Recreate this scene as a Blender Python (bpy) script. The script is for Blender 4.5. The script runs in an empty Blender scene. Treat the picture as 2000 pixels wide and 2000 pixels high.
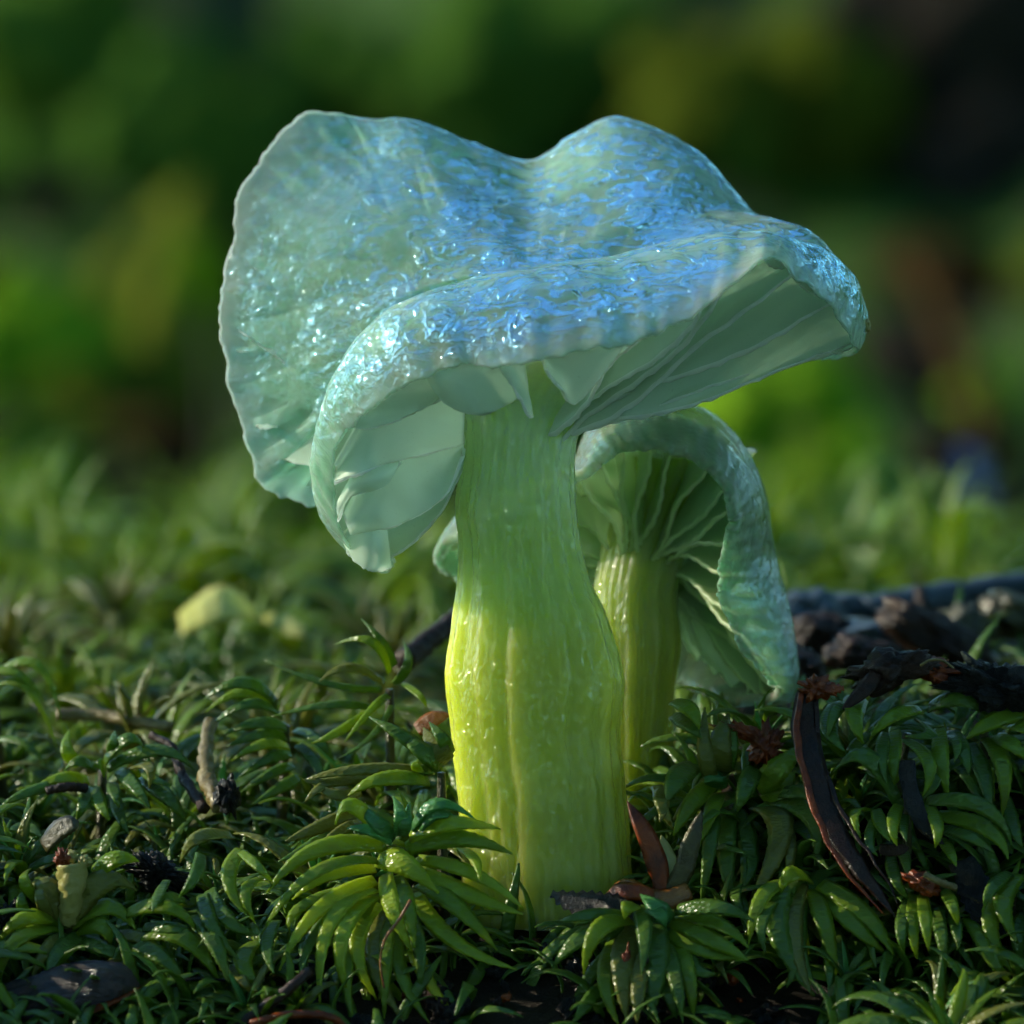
import bpy, math, random
import numpy as np
from mathutils import Vector, Matrix, noise

# ------------------------------------------------------------------ scene, camera, light
# One Blender unit is one centimetre (a macro scene): the unit scale says so.
scene = bpy.context.scene
scene.unit_settings.system = 'METRIC'
scene.unit_settings.scale_length = 0.01
R = math.radians
PITCH = R(6.0)      # camera looks slightly down
DIST = 36.0         # camera to the plane of the big stem
FRAME = 5.0         # frame width on that plane
ZC = 1.86           # height of the aim point above the stem foot

cam_d = bpy.data.cameras.new('camera')
cam = bpy.data.objects.new('camera', cam_d)
scene.collection.objects.link(cam)
scene.camera = cam
cam_d.sensor_width = 36.0
cam_d.lens = 36.0 * DIST / FRAME
cam_d.clip_start = 0.5
cam_d.clip_end = 20000.0
CP, SP = math.cos(PITCH), math.sin(PITCH)
CAM = Vector((0.0, -DIST * CP, ZC + DIST * SP))
cam.location = CAM
cam.rotation_euler = (R(90) - PITCH, 0, 0)
cam_d.dof.use_dof = True
cam_d.dof.focus_distance = DIST - 0.35
APERTURE = 0.24     # radius of the lens opening, cm
cam_d.dof.aperture_fstop = cam_d.lens * 1e-3 / (2 * APERTURE)

SUN_EL, SUN_AZ = R(23.0), R(-76.0)    # azimuth from +Y (behind the mushroom), negative = left
sdir = Vector((math.sin(SUN_AZ) * math.cos(SUN_EL), math.cos(SUN_AZ) * math.cos(SUN_EL), math.sin(SUN_EL)))
sun_d = bpy.data.lights.new('sun', 'SUN')
sun_d.energy = 2.0
sun_d.angle = R(0.6)
sun_d.color = (1.0, 0.9, 0.68)
sun = bpy.data.objects.new('sun', sun_d)
sun.rotation_euler = (-sdir).to_track_quat('-Z', 'Y').to_euler()
sun.location = sdir * 60
scene.collection.objects.link(sun)

world = bpy.data.worlds.new('World')
scene.world = world
world.use_nodes = True
wn = world.node_tree
bg = wn.nodes['Background']
sky = wn.nodes.new('ShaderNodeTexSky')
sky.sky_type = 'NISHITA'
sky.sun_disc = False
sky.sun_elevation = SUN_EL
sky.sun_rotation = SUN_AZ
sky.ozone_density = 4.0
sky.dust_density = 0.3
tint = wn.nodes.new('ShaderNodeMix')
tint.data_type = 'RGBA'
tint.blend_type = 'MULTIPLY'
tint.inputs[0].default_value = 1.0
tint.inputs[7].default_value = (0.70, 0.94, 0.88, 1)
wn.links.new(sky.outputs[0], tint.inputs[6])
wn.links.new(tint.outputs[2], bg.inputs[0])
bg.inputs[1].default_value = 0.15

scene.view_settings.view_transform = 'Standard'
scene.view_settings.look = 'None'
scene.view_settings.gamma = 1.0
scene.view_settings.exposure = 1.6
scene.view_settings.use_curve_mapping = False
scene.cycles.use_denoising = True
scene.cycles.use_adaptive_sampling = True
scene.cycles.adaptive_threshold = 0.04
scene.cycles.adaptive_min_samples = 16
scene.cycles.transparent_max_bounces = 8
scene.cycles.max_bounces = 7
scene.cycles.diffuse_bounces = 3
scene.cycles.glossy_bounces = 3
scene.cycles.transmission_bounces = 4
scene.cycles.sample_clamp_indirect = 4.0
scene.cycles.caustics_reflective = False
scene.cycles.caustics_refractive = False

COL = scene.collection
rng = random.Random(7)


def P(px, py, d=0.0):
    """photo pixel (2000 px frame) at distance d behind the plane of the big stem"""
    k = FRAME / 2000.0 * (DIST + d) / DIST
    xc, yc, f = (px - 1000) * k, (1000 - py) * k, DIST + d
    return Vector((CAM.x + xc, CAM.y + f * CP + yc * SP, CAM.z - f * SP + yc * CP))


def px2(v):
    """the pixel and depth of a world point"""
    w = v - CAM
    f = w.y * CP - w.z * SP
    u = w.y * SP + w.z * CP
    k = FRAME / 2000.0 * f / DIST
    return 1000 + w.x / k, 1000 - u / k, f - DIST


def fbm(v, s, o=3):
    return noise.fractal(Vector(v) * s, 0.9, 2.0, o)


def sstep(a, b, x):
    t = min(1.0, max(0.0, (x - a) / (b - a)))
    return t * t * (3 - 2 * t)


def G(x, y):
    """height of the forest floor"""
    if y < 0:
        z = 0.36 * y - 0.02 * y * y * (1 if y > -6 else 0)
        if y < -6:
            z = -2.88 - 3.0 * sstep(-6, -22, y)
    else:
        z = 0.03 * min(y, 7.0)
    z += 0.55 * sstep(0.55, 1.15, x) * sstep(-0.9, 0.35, y) * (1 - sstep(5.0, 10.0, y)) * (1 - sstep(8, 14, x))
    z -= 5.5 * sstep(4.2, 32, y)
    z += 17.0 * sstep(0, 1, (y - 84) / 50.0) + max(0.0, y - 130) * 0.02
    a = 0.05 if abs(y) < 9 else min(2.0, 0.05 + 0.03 * (abs(y) - 9))
    s = 1.3 if abs(y) < 9 else 0.35
    z += a * noise.noise(Vector((x * s, y * s, 3.1)))
    if -3 < y < 9 and abs(x) < 5:
        z += 0.03 * noise.noise(Vector((x * 5, y * 5, 8.7)))
    return z


def hit(px, py, lift=0.0, dmin=-3.0, dmax=120.0, step=0.05):
    """where the sight line through a pixel meets the floor"""
    d = dmin
    while d < dmax:
        p = P(px, py, d)
        if p.z <= G(p.x, p.y) + lift:
            return p, d
        d += step if d < 12 else 0.5
    return P(px, py, dmax), dmax


# ------------------------------------------------------------------ mesh helpers
def mesh_from(name, verts, faces, mat, smooth=True):
    me = bpy.data.meshes.new(name)
    me.from_pydata([tuple(v) for v in verts], [], faces)
    me.update()
    if smooth:
        me.polygons.foreach_set('use_smooth', [True] * len(me.polygons))
    if mat is not None:
        me.materials.append(mat)
    return me


def link(name, me, parent=None, mat4=None):
    o = bpy.data.objects.new(name, me)
    COL.objects.link(o)
    if parent is not None:
        o.parent = parent
    if mat4 is not None:
        o.matrix_basis = mat4
    return o


def obj(name, verts, faces, mat, parent=None, smooth=True):
    """one mesh object from world-space vertices; under a parent Empty they are made local to it"""
    if parent is not None:
        off = np.array(parent.location)
        verts = np.asarray(verts, float) - off
    return link(name, mesh_from(name, verts, faces, mat, smooth), parent)


def tag(o, label=None, cat=None, group=None, kind=None):
    if label:
        o['label'] = label
    if cat:
        o['category'] = cat
    if group:
        o['group'] = group
    if kind:
        o['kind'] = kind
    return o


def thing(name, label, cat, loc, group=None):
    o = bpy.data.objects.new(name, None)
    o.empty_display_size = 0.1
    o.location = loc
    COL.objects.link(o)
    return tag(o, label, cat, group)


def grid_faces(n, m, wrap_m=False, off=0, flip=False):
    """n rows, m columns"""
    fs = []
    mm = m if wrap_m else m - 1
    for i in range(n - 1):
        for j in range(mm):
            j2 = (j + 1) % m
            q = (off + i * m + j, off + i * m + j2, off + (i + 1) * m + j2, off + (i + 1) * m + j)
            fs.append(q[::-1] if flip else q)
    return fs


def catmull(pts, n, closed=False):
    pts = np.asarray([tuple(p) for p in pts], float)
    k = len(pts)
    if closed:
        u = np.linspace(0, k, n, endpoint=False)
    else:
        u = np.linspace(0, k - 1 - 1e-9, n)
    i = np.floor(u).astype(int)
    f = (u - i)[:, None]

    def g(j):
        if closed:
            return pts[j % k]
        lo, hi = 2 * pts[0] - pts[1], 2 * pts[-1] - pts[-2]
        out = pts[np.clip(j, 0, k - 1)].copy()
        out[j < 0] = lo
        out[j > k - 1] = hi
        return out
    a, b, c, d = g(i - 1), g(i), g(i + 1), g(i + 2)
    return 0.5 * (2 * b + (c - a) * f + (2 * a - 5 * b + 4 * c - d) * f ** 2 + (-a + 3 * b - 3 * c + d) * f ** 3)


# ------------------------------------------------------------------ material helpers
class NT:
    def __init__(self, name):
        self.m = bpy.data.materials.new(name)
        self.m.use_nodes = True
        self.t = self.m.node_tree
        self.bsdf = self.t.nodes['Principled BSDF']
        self.out = self.t.nodes['Material Output']

    def n(self, typ, **kw):
        nd = self.t.nodes.new('ShaderNode' + typ)
        for k, v in kw.items():
            if k.startswith('i_'):
                key = k[2:].replace('_', ' ')
                nd.inputs[key].default_value = v
            else:
                setattr(nd, k, v)
        return nd

    def l(self, a, b):
        self.t.links.new(a, b)

    def coord(self, which='Object', scale=(1, 1, 1)):
        tc = self.n('TexCoord')
        mp = self.n('Mapping')
        mp.inputs['Scale'].default_value = scale
        self.l(tc.outputs[which], mp.inputs[0])
        return mp.outputs[0]

    def noise(self, co, scale, detail=3, rough=0.5, dist=0.0):
        nd = self.n('TexNoise')
        nd.inputs['Scale'].default_value = scale
        nd.inputs['Detail'].default_value = detail
        nd.inputs['Roughness'].default_value = rough
        nd.inputs['Distortion'].default_value = dist
        if co is not None:
            self.l(co, nd.inputs['Vector'])
        return nd.outputs[0]

    def ramp(self, fac, stops, interp='LINEAR'):
        r = self.n('ValToRGB')
        r.color_ramp.interpolation = interp
        e = r.color_ramp.elements
        while len(e) > len(stops):
            e.remove(e[-1])
        while len(e) < len(stops):
            e.new(0.5)
        for k, (p, c) in enumerate(stops):
            e[k].position = p
            e[k].color = tuple(c) + (1,) if len(c) == 3 else c
        self.l(fac, r.inputs[0])
        return r.outputs[0]

    def math(self, op, a, b=None, c=None):
        nd = self.n('Math', operation=op)
        for k, v in enumerate((a, b, c)):
            if v is None:
                continue
            if isinstance(v, (int, float)):
                nd.inputs[k].default_value = v
            else:
                self.l(v, nd.inputs[k])
        return nd.outputs[0]

    def mix(self, fac, a, b, blend='MIX'):
        nd = self.n('Mix', data_type='RGBA', blend_type=blend)
        for k, v in ((0, fac), (6, a), (7, b)):
            if isinstance(v, (int, float)):
                nd.inputs[k].default_value = v
            elif isinstance(v, tuple):
                nd.inputs[k].default_value = v + (1,) if len(v) == 3 else v
            else:
                self.l(v, nd.inputs[k])
        return nd.outputs[2]

    def bump(self, h, strength, dist, normal=None):
        b = self.n('Bump')
        b.inputs['Strength'].default_value = strength
        b.inputs['Distance'].default_value = dist
        self.l(h, b.inputs['Height'])
        if normal is not None:
            self.l(normal, b.inputs['Normal'])
        return b.outputs[0]

    def set(self, **kw):
        for k, v in kw.items():
            key = k.replace('_', ' ')
            s = self.bsdf.inputs[key]
            if hasattr(v, 'is_output') or isinstance(v, bpy.types.NodeSocket):
                self.l(v, s)
            else:
                s.default_value = v


def translucent_mix(nt, fac, color):
    tr = nt.n('BsdfTranslucent')
    if isinstance(color, bpy.types.NodeSocket):
        nt.l(color, tr.inputs[0])
    else:
        tr.inputs[0].default_value = tuple(color) + (1,)
    mx = nt.n('MixShader')
    mx.inputs[0].default_value = fac
    nt.l(nt.bsdf.outputs[0], mx.inputs[1])
    nt.l(tr.outputs[0], mx.inputs[2])
    nt.l(mx.outputs[0], nt.out.inputs[0])
    return tr


def clear_mix(nt, fac, color):
    """part of the light goes straight through, as in clear jelly"""
    src = nt.out.inputs[0].links[0].from_socket
    tr = nt.n('BsdfTransparent')
    tr.inputs[0].default_value = tuple(color) + (1,)
    mx = nt.n('MixShader')
    mx.inputs[0].default_value = fac
    nt.l(src, mx.inputs[1])
    nt.l(tr.outputs[0], mx.inputs[2])
    nt.l(mx.outputs[0], nt.out.inputs[0])


# ------------------------------------------------------------------ materials
def mat_cap(name, base, deep, trans=0.0, relief=0.035, coat_ior=1.5, clear=0.5, film_max=0.64):
    nt = NT(name)
    co = nt.coord('Object')
    n1 = nt.noise(co, 1.6, 4, 0.55, 0.3)
    col = nt.mix(nt.ramp(n1, [(0.3, (0, 0, 0)), (0.7, (1, 1, 1))]), base, deep)
    # milky specks and faint cloudiness in the jelly
    n2 = nt.noise(co, 30, 2, 0.6)
    col = nt.mix(nt.math('MULTIPLY', nt.ramp(n2, [(0.55, (0, 0, 0)), (0.8, (1, 1, 1))]), 0.2), col, (0.6, 0.75, 0.62))
    nt.set(Base_Color=col, Subsurface_Weight=1.0, Subsurface_Radius=(0.20, 0.34, 0.26), Subsurface_Scale=0.9,
           Roughness=0.42, IOR=1.33, Transmission_Weight=trans, Specular_IOR_Level=0.0)
    nt.set(Normal=nt.bump(nt.noise(co, 16, 4, 0.6), 0.3, 0.006))
    # broken film of slime: flowing ridges where it is thick, smooth where it is thin
    cs = nt.coord('Object', (0.5, 1.0, 1.0))
    flow = nt.noise(cs, 9, 2, 0.5, 1.4)
    isl = nt.ramp(nt.noise(cs, 12, 3, 0.55, 1.8), [(0.42, (0, 0, 0)), (0.60, (1, 1, 1))], 'EASE')
    h = nt.math('ADD', nt.math('MULTIPLY', flow, 1.0), nt.math('MULTIPLY', isl, 0.30))
    h = nt.math('ADD', h, nt.math('MULTIPLY', nt.noise(cs, 4.5, 2, 0.5, 1.0), 1.1))
    fine = nt.noise(cs, 46, 2, 0.5, 1.5)
    h = nt.math('ADD', h, nt.math('MULTIPLY', fine, 0.10))
    patch = nt.noise(co, 2.2, 3, 0.6, 0.5)
    h = nt.math('MULTIPLY', h, nt.ramp(patch, [(0.36, (0.3,) * 3), (0.6, (1,) * 3)]))
    cn = nt.bump(h, 1.0, relief)
    nt.set(Coat_Weight=1.0, Coat_Roughness=0.03, Coat_IOR=coat_ior, Coat_Normal=cn)
    clear_mix(nt, clear, (0.86, 0.97, 0.90))
    # mirror-bright slime where the film is thick, its gloss tinted blue as sky glints
    gl = nt.n('BsdfGlossy')
    gl.inputs['Roughness'].default_value = 0.05
    gl.inputs['Color'].default_value = (0.50, 0.90, 1.2, 1)
    nt.l(cn, gl.inputs['Normal'])
    film = nt.ramp(nt.math('ADD', nt.math('MULTIPLY', patch, 0.75), nt.math('MULTIPLY', isl, 0.16)), [(0.33, (0.03,) * 3), (0.52, (film_max,) * 3)], 'EASE')
    at = nt.n('Attribute', attribute_name='film')
    film = nt.math('MULTIPLY', film, at.outputs['Fac'])
    mx = nt.n('MixShader')
    nt.l(film, mx.inputs[0])
    nt.l(nt.out.inputs[0].links[0].from_socket, mx.inputs[1])
    nt.l(gl.outputs[0], mx.inputs[2])
    nt.l(mx.outputs[0], nt.out.inputs[0])
    return nt.m


def mat_gill(name, base, clear=0.34):
    nt = NT(name)
    co = nt.coord('Object')
    n1 = nt.noise(co, 5, 3, 0.5)
    col = nt.mix(n1, base, tuple(c * 0.86 for c in base))
    spk = nt.ramp(nt.noise(co, 70, 1, 0.5), [(0.70, (0, 0, 0)), (0.78, (1, 1, 1))])
    col = nt.mix(nt.math('MULTIPLY', spk, 0.35), col, (0.25, 0.3, 0.16))
    sp = nt.n('SeparateXYZ')
    nt.set(Base_Color=col, Roughness=0.3, IOR=1.4, Normal=nt.bump(nt.noise(co, 26, 3, 0.6), 0.25, 0.01))
    translucent_mix(nt, 0.5, tuple(min(1, c * 1.15) for c in base))
    clear_mix(nt, clear, (0.9, 0.98, 0.92))
    return nt.m


def mat_stem(name, z0, z1, stops):
    nt = NT(name)
    geo = nt.n('NewGeometry')
    sp = nt.n('SeparateXYZ')
    nt.l(geo.outputs['Position'], sp.inputs[0])
    co = nt.coord('Object')
    zz = nt.math('ADD', sp.outputs[2], nt.math('MULTIPLY', nt.math('SUBTRACT', nt.noise(co, 2.5, 3), 0.5), 0.35))
    f = nt.math('DIVIDE', nt.math('SUBTRACT', zz, z0), z1 - z0)
    col = nt.ramp(f, stops, 'EASE')
    # watery streaks along the flutes
    st = nt.noise(nt.coord('Object', (9, 9, 0.7)), 1.0, 4, 0.6, 0.4)
    col = nt.mix(nt.math('MULTIPLY', nt.ramp(st, [(0.35, (1, 1, 1)), (0.6, (0, 0, 0))]), 0.16), col, (0.34, 0.48, 0.05), 'MIX')
    nt.set(Base_Color=col, Subsurface_Weight=1.0, Subsurface_Radius=(0.6, 0.66, 0.14), Subsurface_Scale=1.0,
           Roughness=0.32, IOR=1.4, Specular_IOR_Level=0.15)
    nt.set(Normal=nt.bump(nt.noise(nt.coord('Object', (1, 1, 0.35)), 11, 2, 0.5), 0.6, 0.012))
    wet = nt.noise(nt.coord('Object', (1, 1, 0.5)), 28, 2, 0.5, 1.0)
    pat = nt.noise(nt.coord('Object', (1, 1, 0.4)), 4, 3, 0.6)
    cn = nt.bump(wet, 1.0, 0.036)
    nt.set(Coat_Weight=1.0, Coat_Roughness=nt.ramp(pat, [(0.4, (0.03,) * 3), (0.6, (0.07,) * 3)]), Coat_IOR=1.55, Coat_Normal=cn)
    clear_mix(nt, 0.2, (0.92, 0.96, 0.5))
    return nt.m


def mat_leaf(name, c1, c2, tr, tfac=0.4, rough=0.32, brown=0.0):
    """wet moss leaf: pale green, lets light through, fine granular sheen"""
    nt = NT(name)
    oi = nt.n('ObjectInfo')
    co = nt.coord('Object')
    n1 = nt.noise(co, 3.0, 3, 0.6)
    f = nt.math('ADD', nt.math('MULTIPLY', oi.outputs['Random'], 0.7), nt.math('MULTIPLY', n1, 0.4))
    col = nt.mix(f, c1, c2)
    cell = nt.n('TexVoronoi')
    cell.inputs['Scale'].default_value = 52
    nt.l(nt.coord('Object', (0.55, 1, 1)), cell.inputs['Vector'])
    col = nt.mix(nt.math('MULTIPLY', cell.outputs['Distance'], 0.45), col, tuple(c * 1.7 for c in c2))
    if brown > 0:
        b = nt.ramp(nt.noise(co, 6, 3, 0.6), [(0.58, (0, 0, 0)), (0.72, (1, 1, 1))])
        col = nt.mix(nt.math('MULTIPLY', b, brown), col, (0.10, 0.045, 0.012))
    nt.set(Base_Color=col, Roughness=rough, IOR=1.45, Coat_Weight=0.3, Coat_Roughness=0.2, Coat_IOR=1.5, Specular_IOR_Level=0.35)
    bmp = nt.bump(cell.outputs['Distance'], 0.8, 0.008)
    bmp2 = nt.bump(nt.noise(nt.coord('Object', (4, 16, 16)), 2.0, 3, 0.6), 0.3, 0.006, bmp)
    nt.set(Normal=bmp2, Coat_Normal=bmp2)
    t = nt.mix(f, tr, tuple(c * 0.75 for c in tr))
    translucent_mix(nt, tfac, t)
    return nt.m


def mat_wood(name, c1, c2, rough=0.3, scale=6, coat=0.8, bstr=0.9, stretch=(1, 1, 1), bdist=0.04):
    nt = NT(name)
    co = nt.coord('Object', stretch)
    n1 = nt.noise(co, scale, 6, 0.65, 0.6)
    n2 = nt.noise(co, scale * 5, 4, 0.7, 0.3)
    col = nt.mix(nt.ramp(n1, [(0.35, (0, 0, 0)), (0.68, (1, 1, 1))]), c1, c2)
    h = nt.math('ADD', n1, nt.math('MULTIPLY', n2, 0.5))
    b = nt.bump(h, bstr, bdist)
    nt.set(Base_Color=col, Roughness=rough, Coat_Weight=coat * 0.6, Coat_Roughness=0.14, Coat_IOR=1.4, Specular_IOR_Level=0.2, Normal=b, Coat_Normal=b)
    return nt.m


M = {}
M['cap'] = mat_cap('cap_jelly', (0.43, 0.61, 0.41), (0.29, 0.48, 0.35))
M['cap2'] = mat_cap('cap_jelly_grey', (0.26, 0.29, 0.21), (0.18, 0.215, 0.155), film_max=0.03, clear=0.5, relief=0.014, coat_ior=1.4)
M['gill'] = mat_gill('gill_jelly', (0.80, 0.95, 0.80), 0.24)
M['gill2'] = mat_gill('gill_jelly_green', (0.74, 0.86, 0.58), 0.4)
M['stem'] = mat_stem('stem_jelly', 0.0, 2.5, [(0.0, (0.40, 0.46, 0.06)), (0.45, (0.46, 0.51, 0.05)), (0.66, (0.48, 0.60, 0.15)), (0.86, (0.54, 0.70, 0.36)), (1.0, (0.60, 0.78, 0.54))])
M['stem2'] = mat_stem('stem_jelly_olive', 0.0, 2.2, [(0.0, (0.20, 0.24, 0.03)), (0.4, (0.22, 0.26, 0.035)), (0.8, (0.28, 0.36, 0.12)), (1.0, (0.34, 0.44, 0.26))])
M['gill_edge2'] = mat_gill('gill_edge_olive', (0.62, 0.74, 0.46), 0.1)
M['gill_edge'] = mat_gill('gill_edge_pale', (0.92, 1.0, 0.94), 0.0)
M['leaf'] = mat_leaf('moss_leaf', (0.09, 0.17, 0.015), (0.16, 0.25, 0.018), (0.46, 0.60, 0.03), 0.48, brown=0.35)
M['leaf_dark'] = mat_leaf('moss_leaf_dark', (0.045, 0.11, 0.018), (0.085, 0.16, 0.02), (0.20, 0.36, 0.03), 0.42, brown=0.3)
M['leaf_olive'] = mat_leaf('moss_leaf_olive', (0.10, 0.13, 0.025), (0.16, 0.17, 0.03), (0.28, 0.30, 0.04), 0.42, brown=0.3)
M['leaf_teal'] = mat_leaf('moss_leaf_teal', (0.06, 0.19, 0.055), (0.09, 0.25, 0.07), (0.16, 0.42, 0.10), 0.45)
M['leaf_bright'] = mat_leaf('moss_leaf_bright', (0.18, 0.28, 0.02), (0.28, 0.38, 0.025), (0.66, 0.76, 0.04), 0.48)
M['stalk'] = mat_wood('moss_stalk', (0.05, 0.035, 0.012), (0.08, 0.09, 0.02), 0.4, 12)
M['soil'] = mat_wood('wet_soil', (0.006, 0.005, 0.004), (0.026, 0.02, 0.014), 0.35, 3.0, 0.5, 1.0, bdist=0.08)
M['bark'] = mat_wood('wet_bark', (0.010, 0.005, 0.003), (0.040, 0.016, 0.008), 0.45, 9, 0.25, 0.7)
M['flake'] = mat_wood('wet_flake', (0.012, 0.008, 0.008), (0.10, 0.055, 0.04), 0.25, 5, 1.6, 1.0, (0.6, 3, 3), 0.07)
M['needle'] = mat_wood('wet_needle', (0.008, 0.003, 0.002), (0.030, 0.010, 0.004), 0.3, 9, 0.5, 0.5)
M['redbrown'] = mat_wood('wet_brown_leaf', (0.07, 0.011, 0.003), (0.25, 0.05, 0.008), 0.3, 7, 0.5, 0.5)
M['amber'] = mat_wood('amber_scale', (0.16, 0.05, 0.01), (0.30, 0.13, 0.03), 0.25, 8, 1.0, 0.5)
M['olivebrown'] = mat_wood('olive_brown_leaf', (0.03, 0.025, 0.008), (0.08, 0.07, 0.02), 0.3, 9, 0.8, 0.5)
M['black'] = mat_wood('black_crumb', (0.003, 0.003, 0.003), (0.012, 0.009, 0.007), 0.3, 14, 0.7, 1.0)
M['straw'] = mat_wood('straw_twig', (0.11, 0.08, 0.025), (0.22, 0.17, 0.06), 0.4, 9, 0.6, 0.5)
M['bud'] = mat_wood('pale_bud', (0.24, 0.22, 0.06), (0.34, 0.31, 0.10), 0.4, 6, 0.6, 0.4)
M['greywood'] = mat_wood('grey_wood', (0.03, 0.04, 0.05), (0.09, 0.125, 0.155), 0.35, 1.2, 0.6, 0.6)


def mat_back(name, c1, c2, tf=0.0, tr=(0.2, 0.4, 0.05), scale=1.2):
    nt = NT(name)
    co = nt.coord('Object')
    col = nt.mix(nt.ramp(nt.noise(co, scale, 5, 0.65), [(0.35, (0, 0, 0)), (0.65, (1, 1, 1))]), c1, c2)
    b = nt.bump(nt.noise(co, scale * 6, 4, 0.7), 0.9, 0.12)
    nt.set(Base_Color=col, Roughness=0.7, Normal=b, Specular_IOR_Level=0.0)
    if tf:
        translucent_mix(nt, tf, tr)
    return nt.m


M['m_green'] = mat_back('moss_green', (0.042, 0.098, 0.014), (0.072, 0.15, 0.02))
M['m_bright'] = mat_back('moss_bright', (0.13, 0.28, 0.012), (0.20, 0.36, 0.02))
M['m_yellow'] = mat_back('moss_yellow', (0.14, 0.175, 0.018), (0.19, 0.22, 0.03))
M['m_olive'] = mat_back('moss_olive', (0.05, 0.075, 0.008), (0.08, 0.10, 0.010))
M['m_brown'] = mat_back('leaf_brown', (0.03, 0.018, 0.008), (0.07, 0.042, 0.016))
M['m_dark'] = mat_back('soil_dark', (0.016, 0.015, 0.013), (0.042, 0.035, 0.026))
M['herb'] = mat_back('seedling_leaf', (0.10, 0.19, 0.015), (0.16, 0.26, 0.03), 0.45, (0.3, 0.5, 0.04))
M['herb_pale'] = mat_back('seedling_pale', (0.14, 0.24, 0.09), (0.2, 0.3, 0.13), 0.4, (0.3, 0.5, 0.15))
cn_ = NT('canopy_leaf')
oi_ = cn_.n('ObjectInfo')
df_ = cn_.n('BsdfDiffuse'); tl_ = cn_.n('BsdfTranslucent'); mx_ = cn_.n('MixShader')
cn_.l(cn_.mix(oi_.outputs['Random'], (0.03, 0.06, 0.012), (0.06, 0.10, 0.02)), df_.inputs[0])
tl_.inputs[0].default_value = (0.14, 0.22, 0.02, 1)
mx_.inputs[0].default_value = 0.4
cn_.l(df_.outputs[0], mx_.inputs[1]); cn_.l(tl_.outputs[0], mx_.inputs[2]); cn_.l(mx_.outputs[0], cn_.out.inputs[0])
M['canopy'] = cn_.m
M['blue'] = mat_back('leaf_skylight_blue', (0.03, 0.07, 0.17), (0.05, 0.10, 0.22))  # blue of reflected sky painted into the leaf's base colour
M['petal'] = mat_back('petal_cream', (0.62, 0.62, 0.2), (0.75, 0.74, 0.34), 0.4, (0.8, 0.85, 0.25))

# ------------------------------------------------------------------ the ground
def build_ground():
    def axis(dense0, dense1, step, lim0, lim1, grow):
        a = list(np.arange(dense0, dense1, step))
        s, v = step, dense1
        while v < lim1:
            a.append(v); s *= grow; v += s
        a.append(lim1)
        s, v = step, dense0
        b = []
        while v > lim0:
            s *= grow; v -= s
            b.append(max(v, lim0))
        return np.array(b[::-1] + a)
    xs = axis(-3.2, 3.2, 0.07, -4000, 4000, 1.12)
    ys = axis(-2.4, 8.0, 0.07, -4000, 6000, 1.10)
    V = [(x, y, G(x, y)) for y in ys for x in xs]
    o = obj('ground', V, grid_faces(len(ys), len(xs)), ground_mat())
    tag(o, 'dark wet soil of the forest floor and the bank behind', None, kind='structure')


def ground_mat():
    nt = NT('forest_floor')
    co = nt.coord('Object')
    n1 = nt.noise(co, 0.30, 5, 0.55, 0.5)
    n2 = nt.noise(co, 2.2, 5, 0.65)
    soil = nt.mix(n2, (0.010, 0.008, 0.006), (0.035, 0.026, 0.016))
    moss = nt.mix(n2, (0.03, 0.085, 0.008), (0.055, 0.125, 0.012))
    gp = nt.n('NewGeometry')
    sx = nt.n('SeparateXYZ')
    nt.l(gp.outputs['Position'], sx.inputs[0])
    cover = nt.n('MapRange')
    cover.inputs[1].default_value = 2.0
    cover.inputs[2].default_value = 7.0
    nt.l(sx.outputs[1], cover.inputs[0])
    col = nt.mix(nt.math('MULTIPLY', cover.outputs[0], nt.ramp(n1, [(0.34, (0, 0, 0)), (0.48, (1, 1, 1))])), soil, moss)
    b = nt.bump(nt.noise(co, 9, 7, 0.7), 1.0, 0.10)
    nt.set(Base_Color=col, Roughness=0.4, Normal=b, Specular_IOR_Level=0.12)
    return nt.m


build_ground()

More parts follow.
